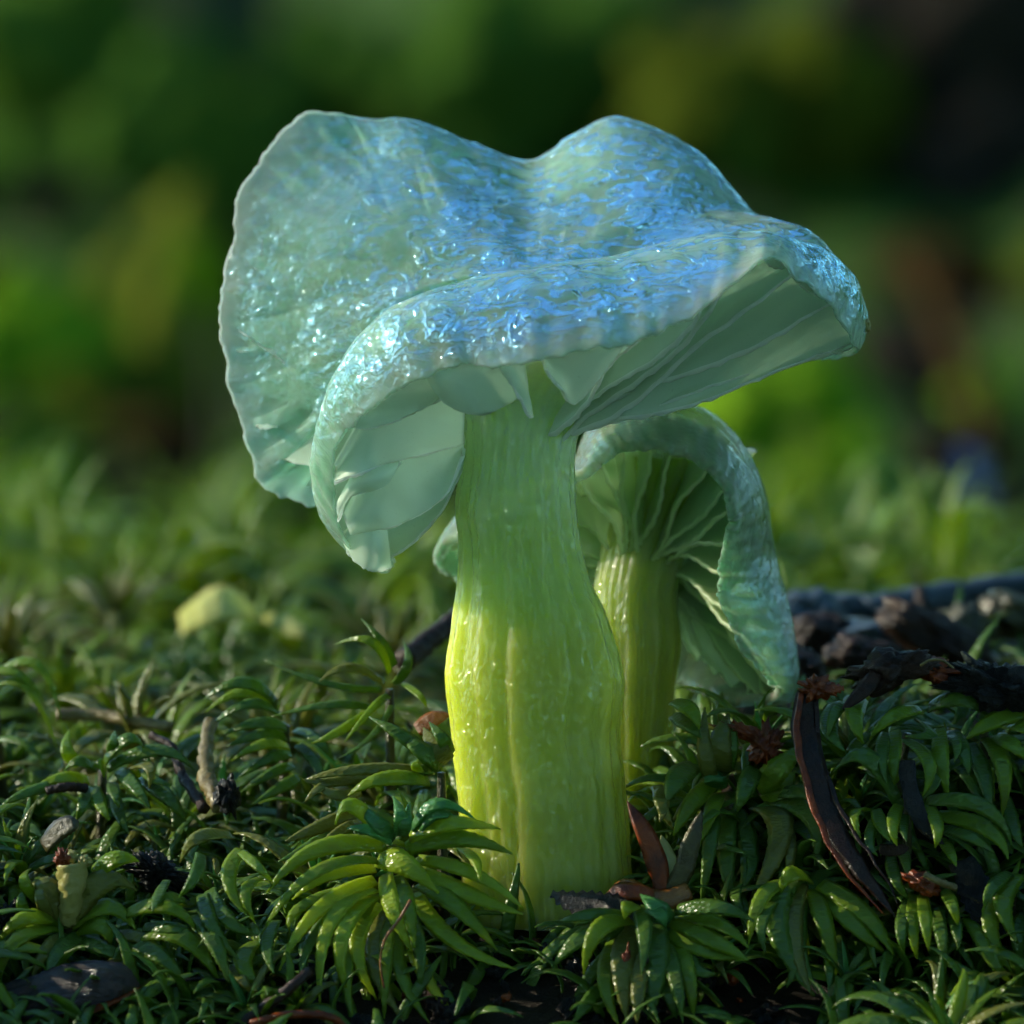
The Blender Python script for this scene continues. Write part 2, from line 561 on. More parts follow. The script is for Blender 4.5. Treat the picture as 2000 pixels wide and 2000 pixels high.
# ------------------------------------------------------------------ trees out of view, added to screen the sky and darken reflections
def build_tree(az, dist, height, crown_r, seed):
    rr = random.Random(seed)
    x, y = math.sin(az) * dist, math.cos(az) * dist
    z = G(x, y)
    t = thing('sky_screen_tree', 'unseen leafy tree added round the clearing to screen the sky', 'tree', (x, y, z), 'unseen trees added to screen the sky')
    pts = [Vector((x, y, z - 3)), Vector((x + rr.uniform(-8, 8), y, z + height * 0.4)), Vector((x + rr.uniform(-14, 14), y + rr.uniform(-14, 14), z + height * 0.95))]
    c = catmull(pts, 14)
    V, F = [], []
    for i in range(14):
        r = height * 0.028 * (1 - 0.8 * i / 13)
        for j in range(10):
            a = 2 * math.pi * j / 10
            V.append(c[i] + np.array((math.cos(a) * r, math.sin(a) * r, 0)))
    F += grid_faces(14, 10, True)
    for q in range(9):                                            # limbs
        i = rr.randint(4, 12)
        a = rr.uniform(0, 6.28); ln = crown_r * rr.uniform(0.5, 0.9)
        b0 = c[i]; b1 = b0 + np.array((math.cos(a) * ln, math.sin(a) * ln, ln * 0.35))
        o = len(V)
        for e, rad in ((b0, height * 0.008), (b1, height * 0.002)):
            for j in range(6):
                g = 2 * math.pi * j / 6
                V.append(e + np.array((-math.sin(a) * math.cos(g), math.cos(a) * math.cos(g), math.sin(g))) * rad)
        F += grid_faces(2, 6, True, o)
    obj('trunk', V, F, M['bark'], t)
    V, F = [], []
    for q in range(70):                                           # clumps of leaves
        f = rr.random()
        a = rr.uniform(0, 6.28); rad = crown_r * math.sqrt(rr.random()) * (1 - 0.55 * f)
        cc = Vector((x + math.cos(a) * rad, y + math.sin(a) * rad, z + height * (0.22 + 0.78 * f)))
        for w in range(48):
            p = cc + Vector((rr.gauss(0, 1), rr.gauss(0, 1), rr.gauss(0, 0.7))) * crown_r * 0.17
            m = Vector((rr.uniform(-1, 1), rr.uniform(-1, 1), rr.uniform(-.3, 1))).normalized()
            e1 = m.orthogonal().normalized() * crown_r * 0.055; e2 = m.cross(e1) * 0.6
            o = len(V)
            V += [p - e1, p + e2, p + e1, p - e2]
            F.append((o, o + 1, o + 2, o + 3))
    obj('crown', V, F, M['canopy'], t, smooth=False)


for q, (az, dist, h, cr) in enumerate([(-28, 620, 560, 190), (4, 700, 520, 200), (34, 560, 600, 200), (66, 520, 620, 190), (98, 480, 640, 200), (128, 500, 600, 190),
                                       (172, 620, 420, 200), (200, 620, 420, 200), (222, 500, 620, 190), (250, 560, 560, 170), (12, 330, 230, 90), (50, 300, 260, 95), (-104, 460, 560, 200),
                                       (150, 620, 520, 200), (120, 420, 640, 220), (240, 440, 640, 220)]):
    build_tree(R(az), dist, h, cr, q)

# ------------------------------------------------------------------ mushrooms
def natural_spline(ts, Y, tq):
    """Y: (k, ...) values at ts; natural cubic through them, evaluated at tq"""
    k = len(ts)
    h = np.diff(ts)
    A = np.zeros((k, k)); A[0, 0] = A[-1, -1] = 1
    Yf = Y.reshape(k, -1)
    B = np.zeros_like(Yf)
    for i in range(1, k - 1):
        A[i, i - 1], A[i, i], A[i, i + 1] = h[i - 1], 2 * (h[i - 1] + h[i]), h[i]
        B[i] = 6 * ((Yf[i + 1] - Yf[i]) / h[i] - (Yf[i] - Yf[i - 1]) / h[i - 1])
    Mm = np.linalg.solve(A, B)
    out = np.zeros((len(tq), Yf.shape[1]))
    for q, t in enumerate(tq):
        i = min(max(np.searchsorted(ts, t) - 1, 0), k - 2)
        a, b = ts[i + 1] - t, t - ts[i]
        out[q] = (Mm[i] * a ** 3 + Mm[i + 1] * b ** 3) / (6 * h[i]) + (Yf[i] / h[i] - Mm[i] * h[i] / 6) * a + (Yf[i + 1] / h[i] - Mm[i + 1] * h[i] / 6) * b
    return out.reshape((len(tq),) + Y.shape[1:])


def build_cap(stations, centre, nu, nt_, ts, th, wob, corr, seed):
    """stations: list of (rim, crest, inner) pixel triples. Returns upper grid, lower grid, verts, faces"""
    rings = []
    for ring in (2, 1, 0):
        rings.append(catmull([P(*s[ring]) for s in stations], nu, True))
    c = np.repeat(np.array([tuple(P(*centre))]), nu, 0)
    Y = np.stack([c] + rings)
    tq = np.linspace(0, 1, nt_) ** 0.9
    U = natural_spline(np.array(ts), Y, tq)                      # nt x nu x 3
    for it in range(14):                                          # take the point out of the centre
        w = np.clip(1 - tq / 0.45, 0, 1)[:, None, None] * 0.5
        S = U.copy()
        S[1:-1] = (U[:-2] + U[2:] + np.roll(U, 1, 1)[1:-1] + np.roll(U, -1, 1)[1:-1]) / 4
        S[0] = U[3].mean(0)
        U = U * (1 - w) + S * w

    def normals(A):
        dt = np.gradient(A, axis=0)
        du = np.roll(A, -1, 1) - np.roll(A, 1, 1)
        n = np.cross(dt, du)
        n[0] = n[2].mean(0)
        return n / (np.linalg.norm(n, axis=2, keepdims=True) + 1e-9)
    N = normals(U)
    D = np.zeros((nt_, nu))
    for i in range(nt_):
        t = tq[i]
        for j in range(nu):
            v = U[i, j]
            a = wob * (fbm(v + seed, 1.5, 1) * 0.8 + 0.10 * fbm(v + seed, 9.0, 2))
            ph = j / nu * 2 * math.pi
            a += corr * max(0, t - 0.6) / 0.4 * noise.noise(Vector((math.cos(ph) * 16, math.sin(ph) * 16, t * 1.2 + seed))) * 1.6
            D[i, j] = a
    U = U + N * D[:, :, None]
    # ragged, scalloped margin
    dt = U[-1] - U[-4]
    dt /= np.linalg.norm(dt, axis=1, keepdims=True)
    for j in range(nu):
        ph = j / nu * 2 * math.pi
        r = 0.045 * noise.noise(Vector((math.cos(ph) * 6, math.sin(ph) * 6, seed))) + 0.022 * noise.noise(Vector((math.cos(ph) * 22, math.sin(ph) * 22, seed))) + 0.010 * noise.noise(Vector((math.cos(ph) * 60, math.sin(ph) * 60, seed)))
        for q in range(1, 13):
            U[-q, j] += dt[j] * r * ((13 - q) / 12) ** 2
    N = normals(U)
    for it in range(6):
        N = (N + np.roll(N, 1, 1) + np.roll(N, -1, 1)) / 3
    N /= np.linalg.norm(N, axis=2, keepdims=True) + 1e-9
    wz = np.clip(1 - (tq - 0.12) / 0.25, 0, 1)[:, None, None]
    N = N * (1 - wz) + np.array((0, 0, 1.0)) * wz                 # the crown is cut square
    N /= np.linalg.norm(N, axis=2, keepdims=True) + 1e-9
    thk = np.array([th(t) for t in tq])[:, None, None]
    L = U - N * thk
    # rounded lip
    out = U[-1] - U[-4]
    out /= np.linalg.norm(out, axis=1, keepdims=True)
    lip = []
    for a in (30, 60, 90, 120, 150):
        ca, sa = math.cos(R(a)), math.sin(R(a))
        mid = (U[-1] + L[-1]) / 2
        lip.append(mid + N[-1] * (th(1) / 2) * ca + out * (th(1) * 0.62) * sa)
    rows = [U[i] for i in range(nt_)] + lip + [L[i] for i in range(nt_ - 1, -1, -1)]
    V = np.concatenate(rows)
    F = grid_faces(len(rows), nu, True)
    film = np.concatenate([np.full(nu, 1 - 0.85 * sstep(0.87, 1.0, t)) for t in tq] + [np.zeros(nu)] * (len(rows) - nt_))
    return U, L, V, F, tq, film


def put_attr(o, name, vals):
    a = o.data.attributes.new(name, 'FLOAT', 'POINT')
    a.data.foreach_set('value', np.asarray(vals, dtype=np.float32))


def sample(A, tq, u, t):
    """point of a cap grid at ring fraction t and column u (0..1)"""
    nu = A.shape[1]
    j = (u % 1.0) * nu
    j0 = int(j) % nu; f = j - int(j)
    col = A[:, j0] * (1 - f) + A[:, (j0 + 1) % nu] * f
    return np.array([np.interp(t, tq, col[:, k]) for k in range(3)])


def build_gill(parent, L, U, tq, u, t0, t1, A, sag, mat, seed, thick=0.020, ns=30, nh=9, bow=0.045, down=(0, 0, -1)):
    """thin sheet hung from the underside between ring t0 (margin) and t1, its free edge running to A"""
    rr = random.Random(seed)
    S = np.linspace(0, 1, ns)
    B = []
    for s in S:
        t = t0 + (t1 - t0) * s
        l = sample(L, tq, u + 0.0015 * math.sin(s * 5 + seed), t)
        up = sample(U, tq, u, t)
        B.append(l * 0.75 + up * 0.25)
    B = np.array(B)
    A = np.array(tuple(A))
    c = (B[0] + A) / 2 + np.array(down) * sag
    E = np.array([(1 - s) ** 2 * B[0] + 2 * s * (1 - s) * c + s * s * A for s in S])
    ph = rr.uniform(0, 6)
    grid = np.zeros((ns, nh, 3)); 
    for i, s in enumerate(S):
        for k in range(nh):
            h = 1 - (1 - k / (nh - 1)) ** 1.8
            grid[i, k] = B[i] * (1 - h) + E[i] * h
    du = np.gradient(grid, axis=0); dv = np.gradient(grid, axis=1)
    n = np.cross(du, dv); n /= np.linalg.norm(n, axis=2, keepdims=True) + 1e-9
    nm = n.mean((0, 1)); nm /= np.linalg.norm(nm) + 1e-9
    n[np.linalg.norm(n, axis=2) < 0.5] = nm
    n = 0.4 * n + 0.6 * nm
    for i, s in enumerate(S):
        for k in range(nh):
            h = k / (nh - 1)
            e = math.sin(math.pi * min(1, s)) ** 0.5 if 0 < s < 1 else 0
            w = bow * h * math.sin(s * 6.0 + ph) * e + 0.004 * h * math.sin(s * 46 + ph * 3) + 0.012 * h * fbm(grid[i, k] + seed, 4, 2)
            grid[i, k] += n[i, k] * w
            if k == nh - 1:
                grid[i, k] += np.array(down) * 0.006 * math.sin(s * 75 + ph * 2)
    V, F = [], []
    tk = np.array([thick * (1.0 - 0.5 * (k / (nh - 1))) for k in range(nh)])
    tk[-1] = thick * 0.75; tk[-2] = thick * 1.15
    end = np.array([min(1.0, 0.35 + 3 * s) for s in S])
    # one closed loop of points round each section
    m = 2 * nh
    for i in range(ns):
        for k in range(nh):
            V.append(grid[i, k] + n[i, k] * tk[k] * 0.5 * end[i])
        for k in range(nh - 1, -1, -1):
            V.append(grid[i, k] - n[i, k] * tk[k] * 0.5 * end[i])
    F = grid_faces(ns, m, True)
    F.append(tuple(range(m)))
    F.append(tuple((ns - 1) * m + k for k in range(m - 1, -1, -1)))
    o = edge_line(obj('gill', V, F, mat, parent), ns, nh)
    o.parent = CAP_OF[parent.name]
    return o


CAP_OF = {}


def edge_line(o, ns, nh, second=False):
    """the pale free edge of a gill"""
    o.data.materials.append(M['gill_edge2'] if o.data.materials[0] == M['gill2'] else M['gill_edge'])
    m = 2 * nh
    for i in range(ns - 1):
        for j in (nh - 2, nh - 1, nh):
            o.data.polygons[i * m + j].material_index = 1
    return o


def build_stem(parent, prof, mat, nphi, nz, flute, seed, depth_ratio=0.8):
    """prof: (py, left x, right x, depth) from the top down"""
    py = np.array([p[0] for p in prof], float)
    zq = np.linspace(0, len(prof) - 1, nz)
    C = catmull([(p[0], p[1], p[2]) for p in prof], nz)
    Dp = np.interp(zq, range(len(prof)), [p[3] for p in prof])
    V = []
    for i in range(nz):
        y, xl, xr = C[i]
        d = Dp[i]
        a = (xr - xl) / 2 * FRAME / 2000 * (DIST + d) / DIST
        c = P((xl + xr) / 2, y, d)
        for j in range(nphi):
            ph = 2 * math.pi * j / nphi
            q = Vector((math.cos(ph), math.sin(ph), 0))
            zz = c.z
            tw = 0.25 * math.sin(zz * 1.1 + seed)
            f = flute * (0.4 * math.cos(5 * ph + seed + tw) + 0.6 * math.cos(13 * ph + 2 * seed - tw * 2 + 1.5 * math.sin(2 * ph)) + 0.45 * math.cos(23 * ph + 1.7 + tw * 3 + 2 * math.sin(3 * ph)))
            f *= 0.5
            f += flute * 1.6 * noise.noise(Vector((q.x * 3.4, q.y * 3.4, zz * 0.8 + seed)))
            f += 0.035 * noise.noise(Vector((q.x * 6, q.y * 6, zz * 5 + seed))) + 0.02 * noise.noise(Vector((q.x * 14, q.y * 14, zz * 14 + seed)))
            edge = abs(q.x) ** 3          # keep the traced outline
            f *= 1 - 0.55 * edge
            V.append((c.x + a * (1 + f) * q.x, c.y + a * depth_ratio * (1 + f) * q.y, c.z))
    F = grid_faces(nz, nphi, True, flip=True)
    F = [f[::-1] for f in F]
    F.append(tuple(range(nphi)))
    F.append(tuple((nz - 1) * nphi + k for k in range(nphi - 1, -1, -1)))
    return obj('stem', V, F, mat, parent)


CAP1 = [  # rim, crest, inner  (px, py, depth)
    ((1680, 690, -0.1), (1688, 600, 0.05), (1450, 515, 0.1)),
    ((1600, 690, 0.6), (1612, 488, 0.45), (1400, 470, 0.3)),
    ((1500, 580, 1.1), (1478, 424, 0.8), (1300, 450, 0.4)),
    ((1400, 450, 1.4), (1372, 304, 1.05), (1230, 410, 0.5)),
    ((1250, 340, 1.6), (1215, 228, 1.2), (1160, 395, 0.6)),
    ((1120, 370, 1.7), (1115, 262, 1.3), (1090, 415, 0.6)),
    ((1030, 390, 1.7), (1035, 306, 1.3), (1040, 430, 0.6)),
    ((920, 350, 1.6), (920, 268, 1.25), (980, 420, 0.6)),
    ((790, 275, 1.5), (790, 232, 1.2), (900, 400, 0.6)),
    ((650, 226, 1.2), (710, 285, 1.0), (860, 420, 0.55)),
    ((535, 285, 1.0), (635, 345, 0.85), (830, 440, 0.5)),
    ((468, 390, 0.85), (580, 430, 0.7), (800, 470, 0.45)),
    ((436, 540, 0.75), (555, 530, 0.6), (790, 510, 0.4)),
    ((430, 660, 0.7), (550, 640, 0.55), (790, 545, 0.35)),
    ((455, 800, 0.7), (575, 740, 0.5), (790, 575, 0.3)),
    ((508, 930, 0.75), (612, 830, 0.5), (800, 595, 0.3)),
    ((590, 980, 0.8), (670, 840, 0.55), (810, 605, 0.25)),
    ((700, 1000, 0.75), (715, 800, 0.35), (815, 610, 0.2)),
    ((770, 1095, 0.3), (628, 975, 0.12), (805, 615, 0.1)),
    ((715, 1110, 0.0), (602, 960, -0.08), (795, 620, 0.0)),
    ((660, 1050, -0.25), (596, 905, -0.28), (790, 625, -0.05)),
    ((645, 945, -0.45), (607, 835, -0.42), (800, 625, -0.1)),
    ((660, 850, -0.65), (640, 738, -0.57), (825, 620, -0.15)),
    ((735, 785, -0.85), (703, 652, -0.67), (865, 605, -0.2)),
    ((850, 728, -1.0), (812, 592, -0.77), (920, 585, -0.2)),
    ((970, 706, -1.1), (942, 560, -0.82), (980, 570, -0.25)),
    ((1100, 688, -1.15), (1080, 532, -0.82), (1050, 560, -0.25)),
    ((1220, 675, -1.15), (1200, 515, -0.82), (1110, 550, -0.2)),
    ((1320, 636, -1.1), (1310, 488, -0.76), (1180, 540, -0.2)),
    ((1405, 570, -1.05), (1405, 460, -0.7), (1240, 530, -0.15)),
    ((1500, 492, -0.95), (1500, 450, -0.55), (1320, 520, -0.1)),
    ((1580, 545, -0.8), (1590, 480, -0.4), (1370, 515, -0.05)),
    ((1645, 625, -0.5), (1655, 535, -0.2), (1420, 515, 0.0)),
]
STEM1 = [  # py, left, right, depth  (top first)
    (690, 760, 1320, 0.05), (745, 845, 1215, 0.0), (800, 895, 1152, 0.0), (845, 904, 1130, 0.0), (900, 902, 1122, 0.0), (985, 890, 1124, 0.0),
    (1060, 897, 1132, 0.0), (1143, 894, 1155, 0.0), (1200, 886, 1182, 0.0), (1290, 872, 1210, 0.0), (1350, 870, 1217, 0.0),
    (1440, 880, 1208, 0.0), (1552, 892, 1220, 0.0), (1656, 898, 1228, 0.0), (1745, 900, 1236, 0.0), (1800, 900, 1240, 0.0)]

m1 = thing('mushroom', 'tall translucent mushroom with wavy folded blue-green cap and yellow-green stem', 'mushroom', P(1070, 1745, 0.0))
U1, L1, V, F, TQ1, FILM = build_cap(CAP1, (1050, 530, 0.2), 560, 96, (0, 0.36, 0.74, 1.0),
                              lambda t: 0.16 - 0.11 * sstep(0.1, 0.8, t) - 0.030 * sstep(0.8, 1.0, t), 0.05, 0.012, 2.7)
c1 = obj('cap', V, F, M['cap'], m1)
xs_ = V[:, 0]
FILM = FILM * (0.2 + 0.8 * np.clip((xs_ + 1.0) / 0.85, 0, 1))     # film and its blue-tinted glints weakened over the left lobe
put_attr(c1, 'film', FILM)
CAP_OF[m1.name] = c1
build_stem(m1, STEM1, M['stem'], 300, 260, 0.062, 1.3, 0.66)

NS1 = len(CAP1)


def stem_point(px, py, d, ang, rx, ry):
    c = P(px, py, d)
    return Vector((c.x + rx * math.cos(ang), c.y + ry * math.sin(ang), c.z))


def gills_main():
    k = 0
    u = 0.0
    rr = random.Random(5)
    while u < NS1 - 0.2:
        # direction of this gill seen from the stem axis
        rim = sample(L1, TQ1, u / NS1, 0.96)
        ax = P(1015, 850, 0.0)
        ang = math.atan2((rim[1] - ax.y), (rim[0] - ax.x))
        short = (k % 2 == 1)
        if 19.2 < u < 27.6:
            k += 1; u += rr.uniform(0.42, 0.58); continue
        t0 = 0.965
        if short:
            t1 = rr.uniform(0.55, 0.7)
            tip = sample(L1, TQ1, u / NS1, t1)
            build_gill(m1, L1, U1, TQ1, u / NS1, t0, t1, Vector(tip) + Vector((0, 0, -0.03)), rr.uniform(0.10, 0.2), M['gill'], k, ns=22, nh=7)
        else:
            A = stem_point(1012, (890 if 10 < u < 24 else 838) + rr.uniform(-22, 22), 0.0, ang, 0.27, 0.2)
            build_gill(m1, L1, U1, TQ1, u / NS1, t0, 0.36, A, 0.17 if 16.5 < u < 21 else (0.02, 0.13, 0.06, 0.18)[(k // 2) % 4], M['gill'], k)
        k += 1
        u += rr.uniform(0.42, 0.58)


gills_main()


def sheet(parent, upper, lower, mat, seed, thick=0.02, ns=40, nh=12, bow=0.06):
    """a gill traced by its line of attachment and its free edge"""
    s3 = 0.3623
    conv = lambda q: P(550 + q[0] * s3, 600 + q[1] * s3, q[2])
    A = catmull([conv(q) for q in upper], ns); B = catmull([conv(q) for q in lower], ns)
    g = np.zeros((ns, nh, 3))
    for i in range(ns):
        for k in range(nh):
            h = 1 - (1 - k / (nh - 1)) ** 1.8
            g[i, k] = A[i] * (1 - h) + B[i] * h
            g[i, k][1] += bow * math.sin(math.pi * h) * math.sin(3.1 * i / ns + seed) + 0.035 * h * fbm(g[i, k] + seed, 4, 2)
            if k == nh - 1:
                g[i, k][2] += 0.008 * noise.noise(Vector((i * 0.7, seed, 0))) + 0.03 * noise.noise(Vector((i * 0.13, seed, 3)))
    du = np.gradient(g, axis=0); dv = np.gradient(g, axis=1)
    n = np.cross(du, dv); n /= np.linalg.norm(n, axis=2, keepdims=True) + 1e-9
    tk = [thick * (1.1 - 0.5 * k / (nh - 1)) for k in range(nh)]
    tk[-2] = thick * 0.9; tk[-1] = thick * 0.55                   # slightly beaded edge
    V = []
    for i in range(ns):
        V += [g[i, k] + n[i, k] * tk[k] / 2 for k in range(nh)] + [g[i, k] - n[i, k] * tk[k] / 2 for k in range(nh - 1, -1, -1)]
    m = 2 * nh
    F = grid_faces(ns, m, True)
    F += [tuple(range(m)), tuple((ns - 1) * m + k for k in range(m - 1, -1, -1))]
    o = edge_line(obj('gill', V, F, mat, parent), ns, nh)
    o.parent = CAP_OF[parent.name]
    return o


for q, (up_, lo_) in enumerate([
        ([(325, 590, -.66), (560, 380, -.80), (770, 305, -.85), (930, 285, -.85)], [(315, 640, -.62), (480, 655, -.66), (700, 580, -.66), (930, 440, -.6)]),
        ([(290, 850, -.50), (520, 480, -.66), (800, 400, -.62), (980, 480, -.40)], [(285, 950, -.46), (480, 872, -.52), (720, 800, -.46), (978, 735, -.32)]),
        ([(300, 1060, -.38), (430, 860, -.42), (560, 820, -.42), (660, 810, -.40)], [(305, 1140, -.34), (370, 1020, -.44), (545, 965, -.44), (640, 838, -.42)]),
        ([(340, 1120, -.28), (500, 840, -.36), (740, 760, -.32), (985, 690, -.25)], [(370, 1220, -.24), (650, 1165, -.30), (880, 1020, -.28), (978, 800, -.25)]),
        ([(420, 1280, -.10), (560, 1060, -.12), (800, 950, -.10), (985, 760, -.12)], [(480, 1390, -.04), (660, 1310, -.08), (850, 1120, -.10), (970, 880, -.14)]),
        ([(330, 1230, -.18), (400, 1150, -.22), (480, 1120, -.22), (560, 1150, -.2)], [(350, 1320, -.15), (420, 1390, -.2), (500, 1425, -.2), (590, 1400, -.1)]),
        ([(765, 300, -.86), (900, 280, -.88), (1050, 290, -.88), (1190, 290, -.88)], [(770, 350, -.82), (890, 520, -.80), (1080, 578, -.76), (1275, 498, -.70)]),
        ([(1170, 300, -.90), (1215, 260, -.90), (1270, 240, -.90), (1300, 240, -.88)], [(1190, 340, -.88), (1280, 480, -.84), (1325, 580, -.76), (1352, 598, -.70)]),
        ([(1390, 210, -.92), (1500, 215, -.92), (1660, 200, -.92), (1840, 170, -.92)], [(1420, 330, -.86), (1500, 440, -.80), (1595, 512, -.72), (1845, 200, -.90)])]):
    sheet(m1, up_, lo_, M['gill'], q * 1.7)

CAP2 = [
    ((1132, 920, 0.40), (1118, 905, 0.85), (1230, 870, 1.2)),
    ((1180, 875, 0.30), (1150, 832, 0.80), (1240, 840, 1.2)),
    ((1240, 856, 0.25), (1210, 796, 0.75), (1260, 815, 1.15)),
    ((1310, 860, 0.20), (1290, 785, 0.70), (1310, 805, 1.1)),
    ((1390, 902, 0.20), (1390, 812, 0.70), (1370, 820, 1.1)),
    ((1432, 960, 0.20), (1460, 884, 0.70), (1410, 860, 1.1)),
    ((1442, 1020, 0.20), (1498, 972, 0.70), (1430, 910, 1.1)),
    ((1424, 1100, 0.20), (1509, 1070, 0.70), (1440, 960, 1.1)),
    ((1427, 1170, 0.20), (1526, 1150, 0.65), (1450, 1000, 1.1)),
    ((1464, 1250, 0.20), (1550, 1230, 0.62), (1460, 1040, 1.15)),
    ((1512, 1320, 0.28), (1560, 1300, 0.62), (1460, 1070, 1.2)),
    ((1530, 1362, 0.42), (1554, 1335, 0.75), (1455, 1080, 1.3)),
    ((1485, 1376, 0.62), (1530, 1330, 0.98), (1440, 1060, 1.4)),
    ((1425, 1374, 0.85), (1490, 1280, 1.22), (1420, 1030, 1.5)),
    ((1382, 1348, 1.10), (1450, 1200, 1.50), (1400, 990, 1.55)),
    ((1335, 1325, 1.30), (1400, 1100, 1.65), (1370, 960, 1.6)),
    ((1250, 1260, 1.50), (1320, 1010, 1.75), (1330, 930, 1.6)),
    ((1100, 1165, 1.60), (1200, 980, 1.75), (1290, 910, 1.55)),
    ((960, 1140, 1.50), (1080, 965, 1.65), (1260, 900, 1.5)),
    ((895, 1132, 1.35), (990, 980, 1.50), (1240, 900, 1.45)),
    ((850, 1092, 1.20), (940, 985, 1.35), (1230, 900, 1.4)),
    ((872, 1050, 1.10), (970, 955, 1.20), (1225, 895, 1.35)),
    ((1010, 975, 0.85), (1060, 925, 1.00), (1225, 885, 1.3)),
]
STEM2 = [
    (880, 1160, 1480, 1.25), (930, 1190, 1440, 1.15), (990, 1190, 1395, 1.05), (1060, 1175, 1350, 0.95), (1127, 1162, 1328, 0.88), (1190, 1158, 1324, 0.85),
    (1257, 1160, 1331, 0.85), (1337, 1165, 1320, 0.85), (1438, 1170, 1311, 0.85), (1552, 1175, 1303, 0.85), (1640, 1170, 1300, 0.85), (1720, 1165, 1300, 0.85)]
m2 = thing('mushroom', 'smaller grey-green mushroom with drooping hood-like cap leaning behind the tall stem', 'mushroom', P(1235, 1650, 0.85))
U2, L2, V, F, TQ2, FILM = build_cap(CAP2, (1325, 850, 1.45), 460, 76, (0, 0.30, 0.68, 1.0),
                              lambda t: 0.15 - 0.09 * sstep(0.1, 0.85, t), 0.02, 0.006, 9.1)
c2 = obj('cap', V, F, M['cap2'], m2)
put_attr(c2, 'film', FILM)
CAP_OF[m2.name] = c2
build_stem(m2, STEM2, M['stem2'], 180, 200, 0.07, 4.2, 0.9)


def gills_second():
    NS2 = len(CAP2)
    rr = random.Random(11)
    k, u = 0, 0.0
    while u < NS2 - 0.2:
        rim = sample(L2, TQ2, u / NS2, 0.96)
        ax = P(1265, 1030, 0.98)
        # angle in the tilted mouth of the cap
        e1 = Vector((1, 0.1, -0.25)).normalized(); e2 = Vector((0.1, 0.75, -0.65)).normalized()
        w = Vector(rim) - ax
        ang = math.atan2(w.dot(e2), w.dot(e1))
        tow = (P(1265, 1030, 0.98) - Vector(rim)).normalized()
        if k % 2:
            t1 = rr.uniform(0.5, 0.66)
            tip = Vector(sample(L2, TQ2, u / NS2, t1))
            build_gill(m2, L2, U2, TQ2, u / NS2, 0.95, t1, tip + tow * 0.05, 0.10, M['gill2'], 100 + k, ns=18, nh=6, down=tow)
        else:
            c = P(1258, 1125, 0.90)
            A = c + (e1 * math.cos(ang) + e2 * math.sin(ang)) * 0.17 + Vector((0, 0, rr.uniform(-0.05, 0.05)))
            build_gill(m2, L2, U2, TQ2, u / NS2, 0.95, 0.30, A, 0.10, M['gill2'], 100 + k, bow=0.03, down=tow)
        k += 1
        u += rr.uniform(0.36, 0.46)


gills_second()
#MOSS
# ------------------------------------------------------------------ moss
def leaf_mesh(curve, side, W, thick=0.34, rows=None, teeth=0.10, blunt=0.0, seed=0, channel=0.0):
    """closed, pillow-shaped tapering leaf along a curve; small teeth on both margins"""
    curve = np.asarray(curve, float); n = len(curve)
    T = np.gradient(curve, axis=0); T /= np.linalg.norm(T, axis=1, keepdims=True) + 1e-9
    side = np.asarray(side, float)
    if side.ndim == 1:
        side = np.repeat(side[None], n, 0)
    side = side - T * (side * T).sum(1, keepdims=True)
    side /= np.linalg.norm(side, axis=1, keepdims=True) + 1e-9
    up = np.cross(side, T)
    V = []
    sec = [(-1.0, 0.0), (-0.62, 0.62), (0.0, 0.9 - channel), (0.62, 0.62), (1.0, 0.0), (0.55, -0.30), (0.0, -0.22), (-0.55, -0.30)]
    for i in range(n):
        s = i / (n - 1)
        w = min(1.0, 0.80 + 0.9 * s) * max(0.03, 1 - max(0.0, (s - 0.25) / 0.75) ** (1.9 + blunt * 3) * 0.97)
        h = W * thick * (0.35 + 0.65 * w)
        w *= W
        tt = teeth * W * (1 if i % 2 else -0.2) * (1 if s > 0.3 else 0.2)
        for a, b in sec:
            e = tt if abs(a) == 1.0 else 0
            V.append(curve[i] + side[i] * (a * w + math.copysign(e, a) if abs(a) == 1 else a * w) + up[i] * b * h)
    F = grid_faces(n, 8, True)
    F.append(tuple(range(7, -1, -1)))
    F.append(tuple((n - 1) * 8 + k for k in range(8)))
    return V, F


VIEW = Vector((0.0, -0.85, 0.55)).normalized()


def bez3(b, v, t, n):
    b, v, t = (np.array(tuple(q)) for q in (b, v, t))
    c = 2 * v - 0.5 * (b + t)
    s = np.linspace(0, 1, n)[:, None]
    return (1 - s) ** 2 * b + 2 * s * (1 - s) * c + s * s * t


def hero_leaf(parent, pts, W, dc, mat, rr, n=24, dv=None, dt=None, blunt=0.0):
    (bx, by), (vx, vy), (tx, ty) = pts
    ln = math.hypot(tx - bx, ty - by) + 1
    k = (ty - by) / ln
    if dv is None:
        dv = dc - 0.10 - 0.16 * max(0, k) + rr.uniform(-0.03, 0.03)
    if dt is None:
        dt = dc - 0.06 - 0.26 * max(0, k) + 0.12 * max(0, -k) + rr.uniform(-0.05, 0.05)
    cv = bez3(P(bx, by, dc), P(vx, vy, dv), P(tx, ty, dt), n)
    T = Vector(cv[-1] - cv[0])
    sd = T.cross(VIEW + Vector((rr.uniform(-.25, .25), 0, rr.uniform(-.2, .2))))
    sd = -sd
    V, F = leaf_mesh(cv, tuple(sd), W * 0.48 * FRAME / 2000, blunt=blunt, thick=0.55, channel=0.22)
    return obj('leaf', V, F, mat, parent)


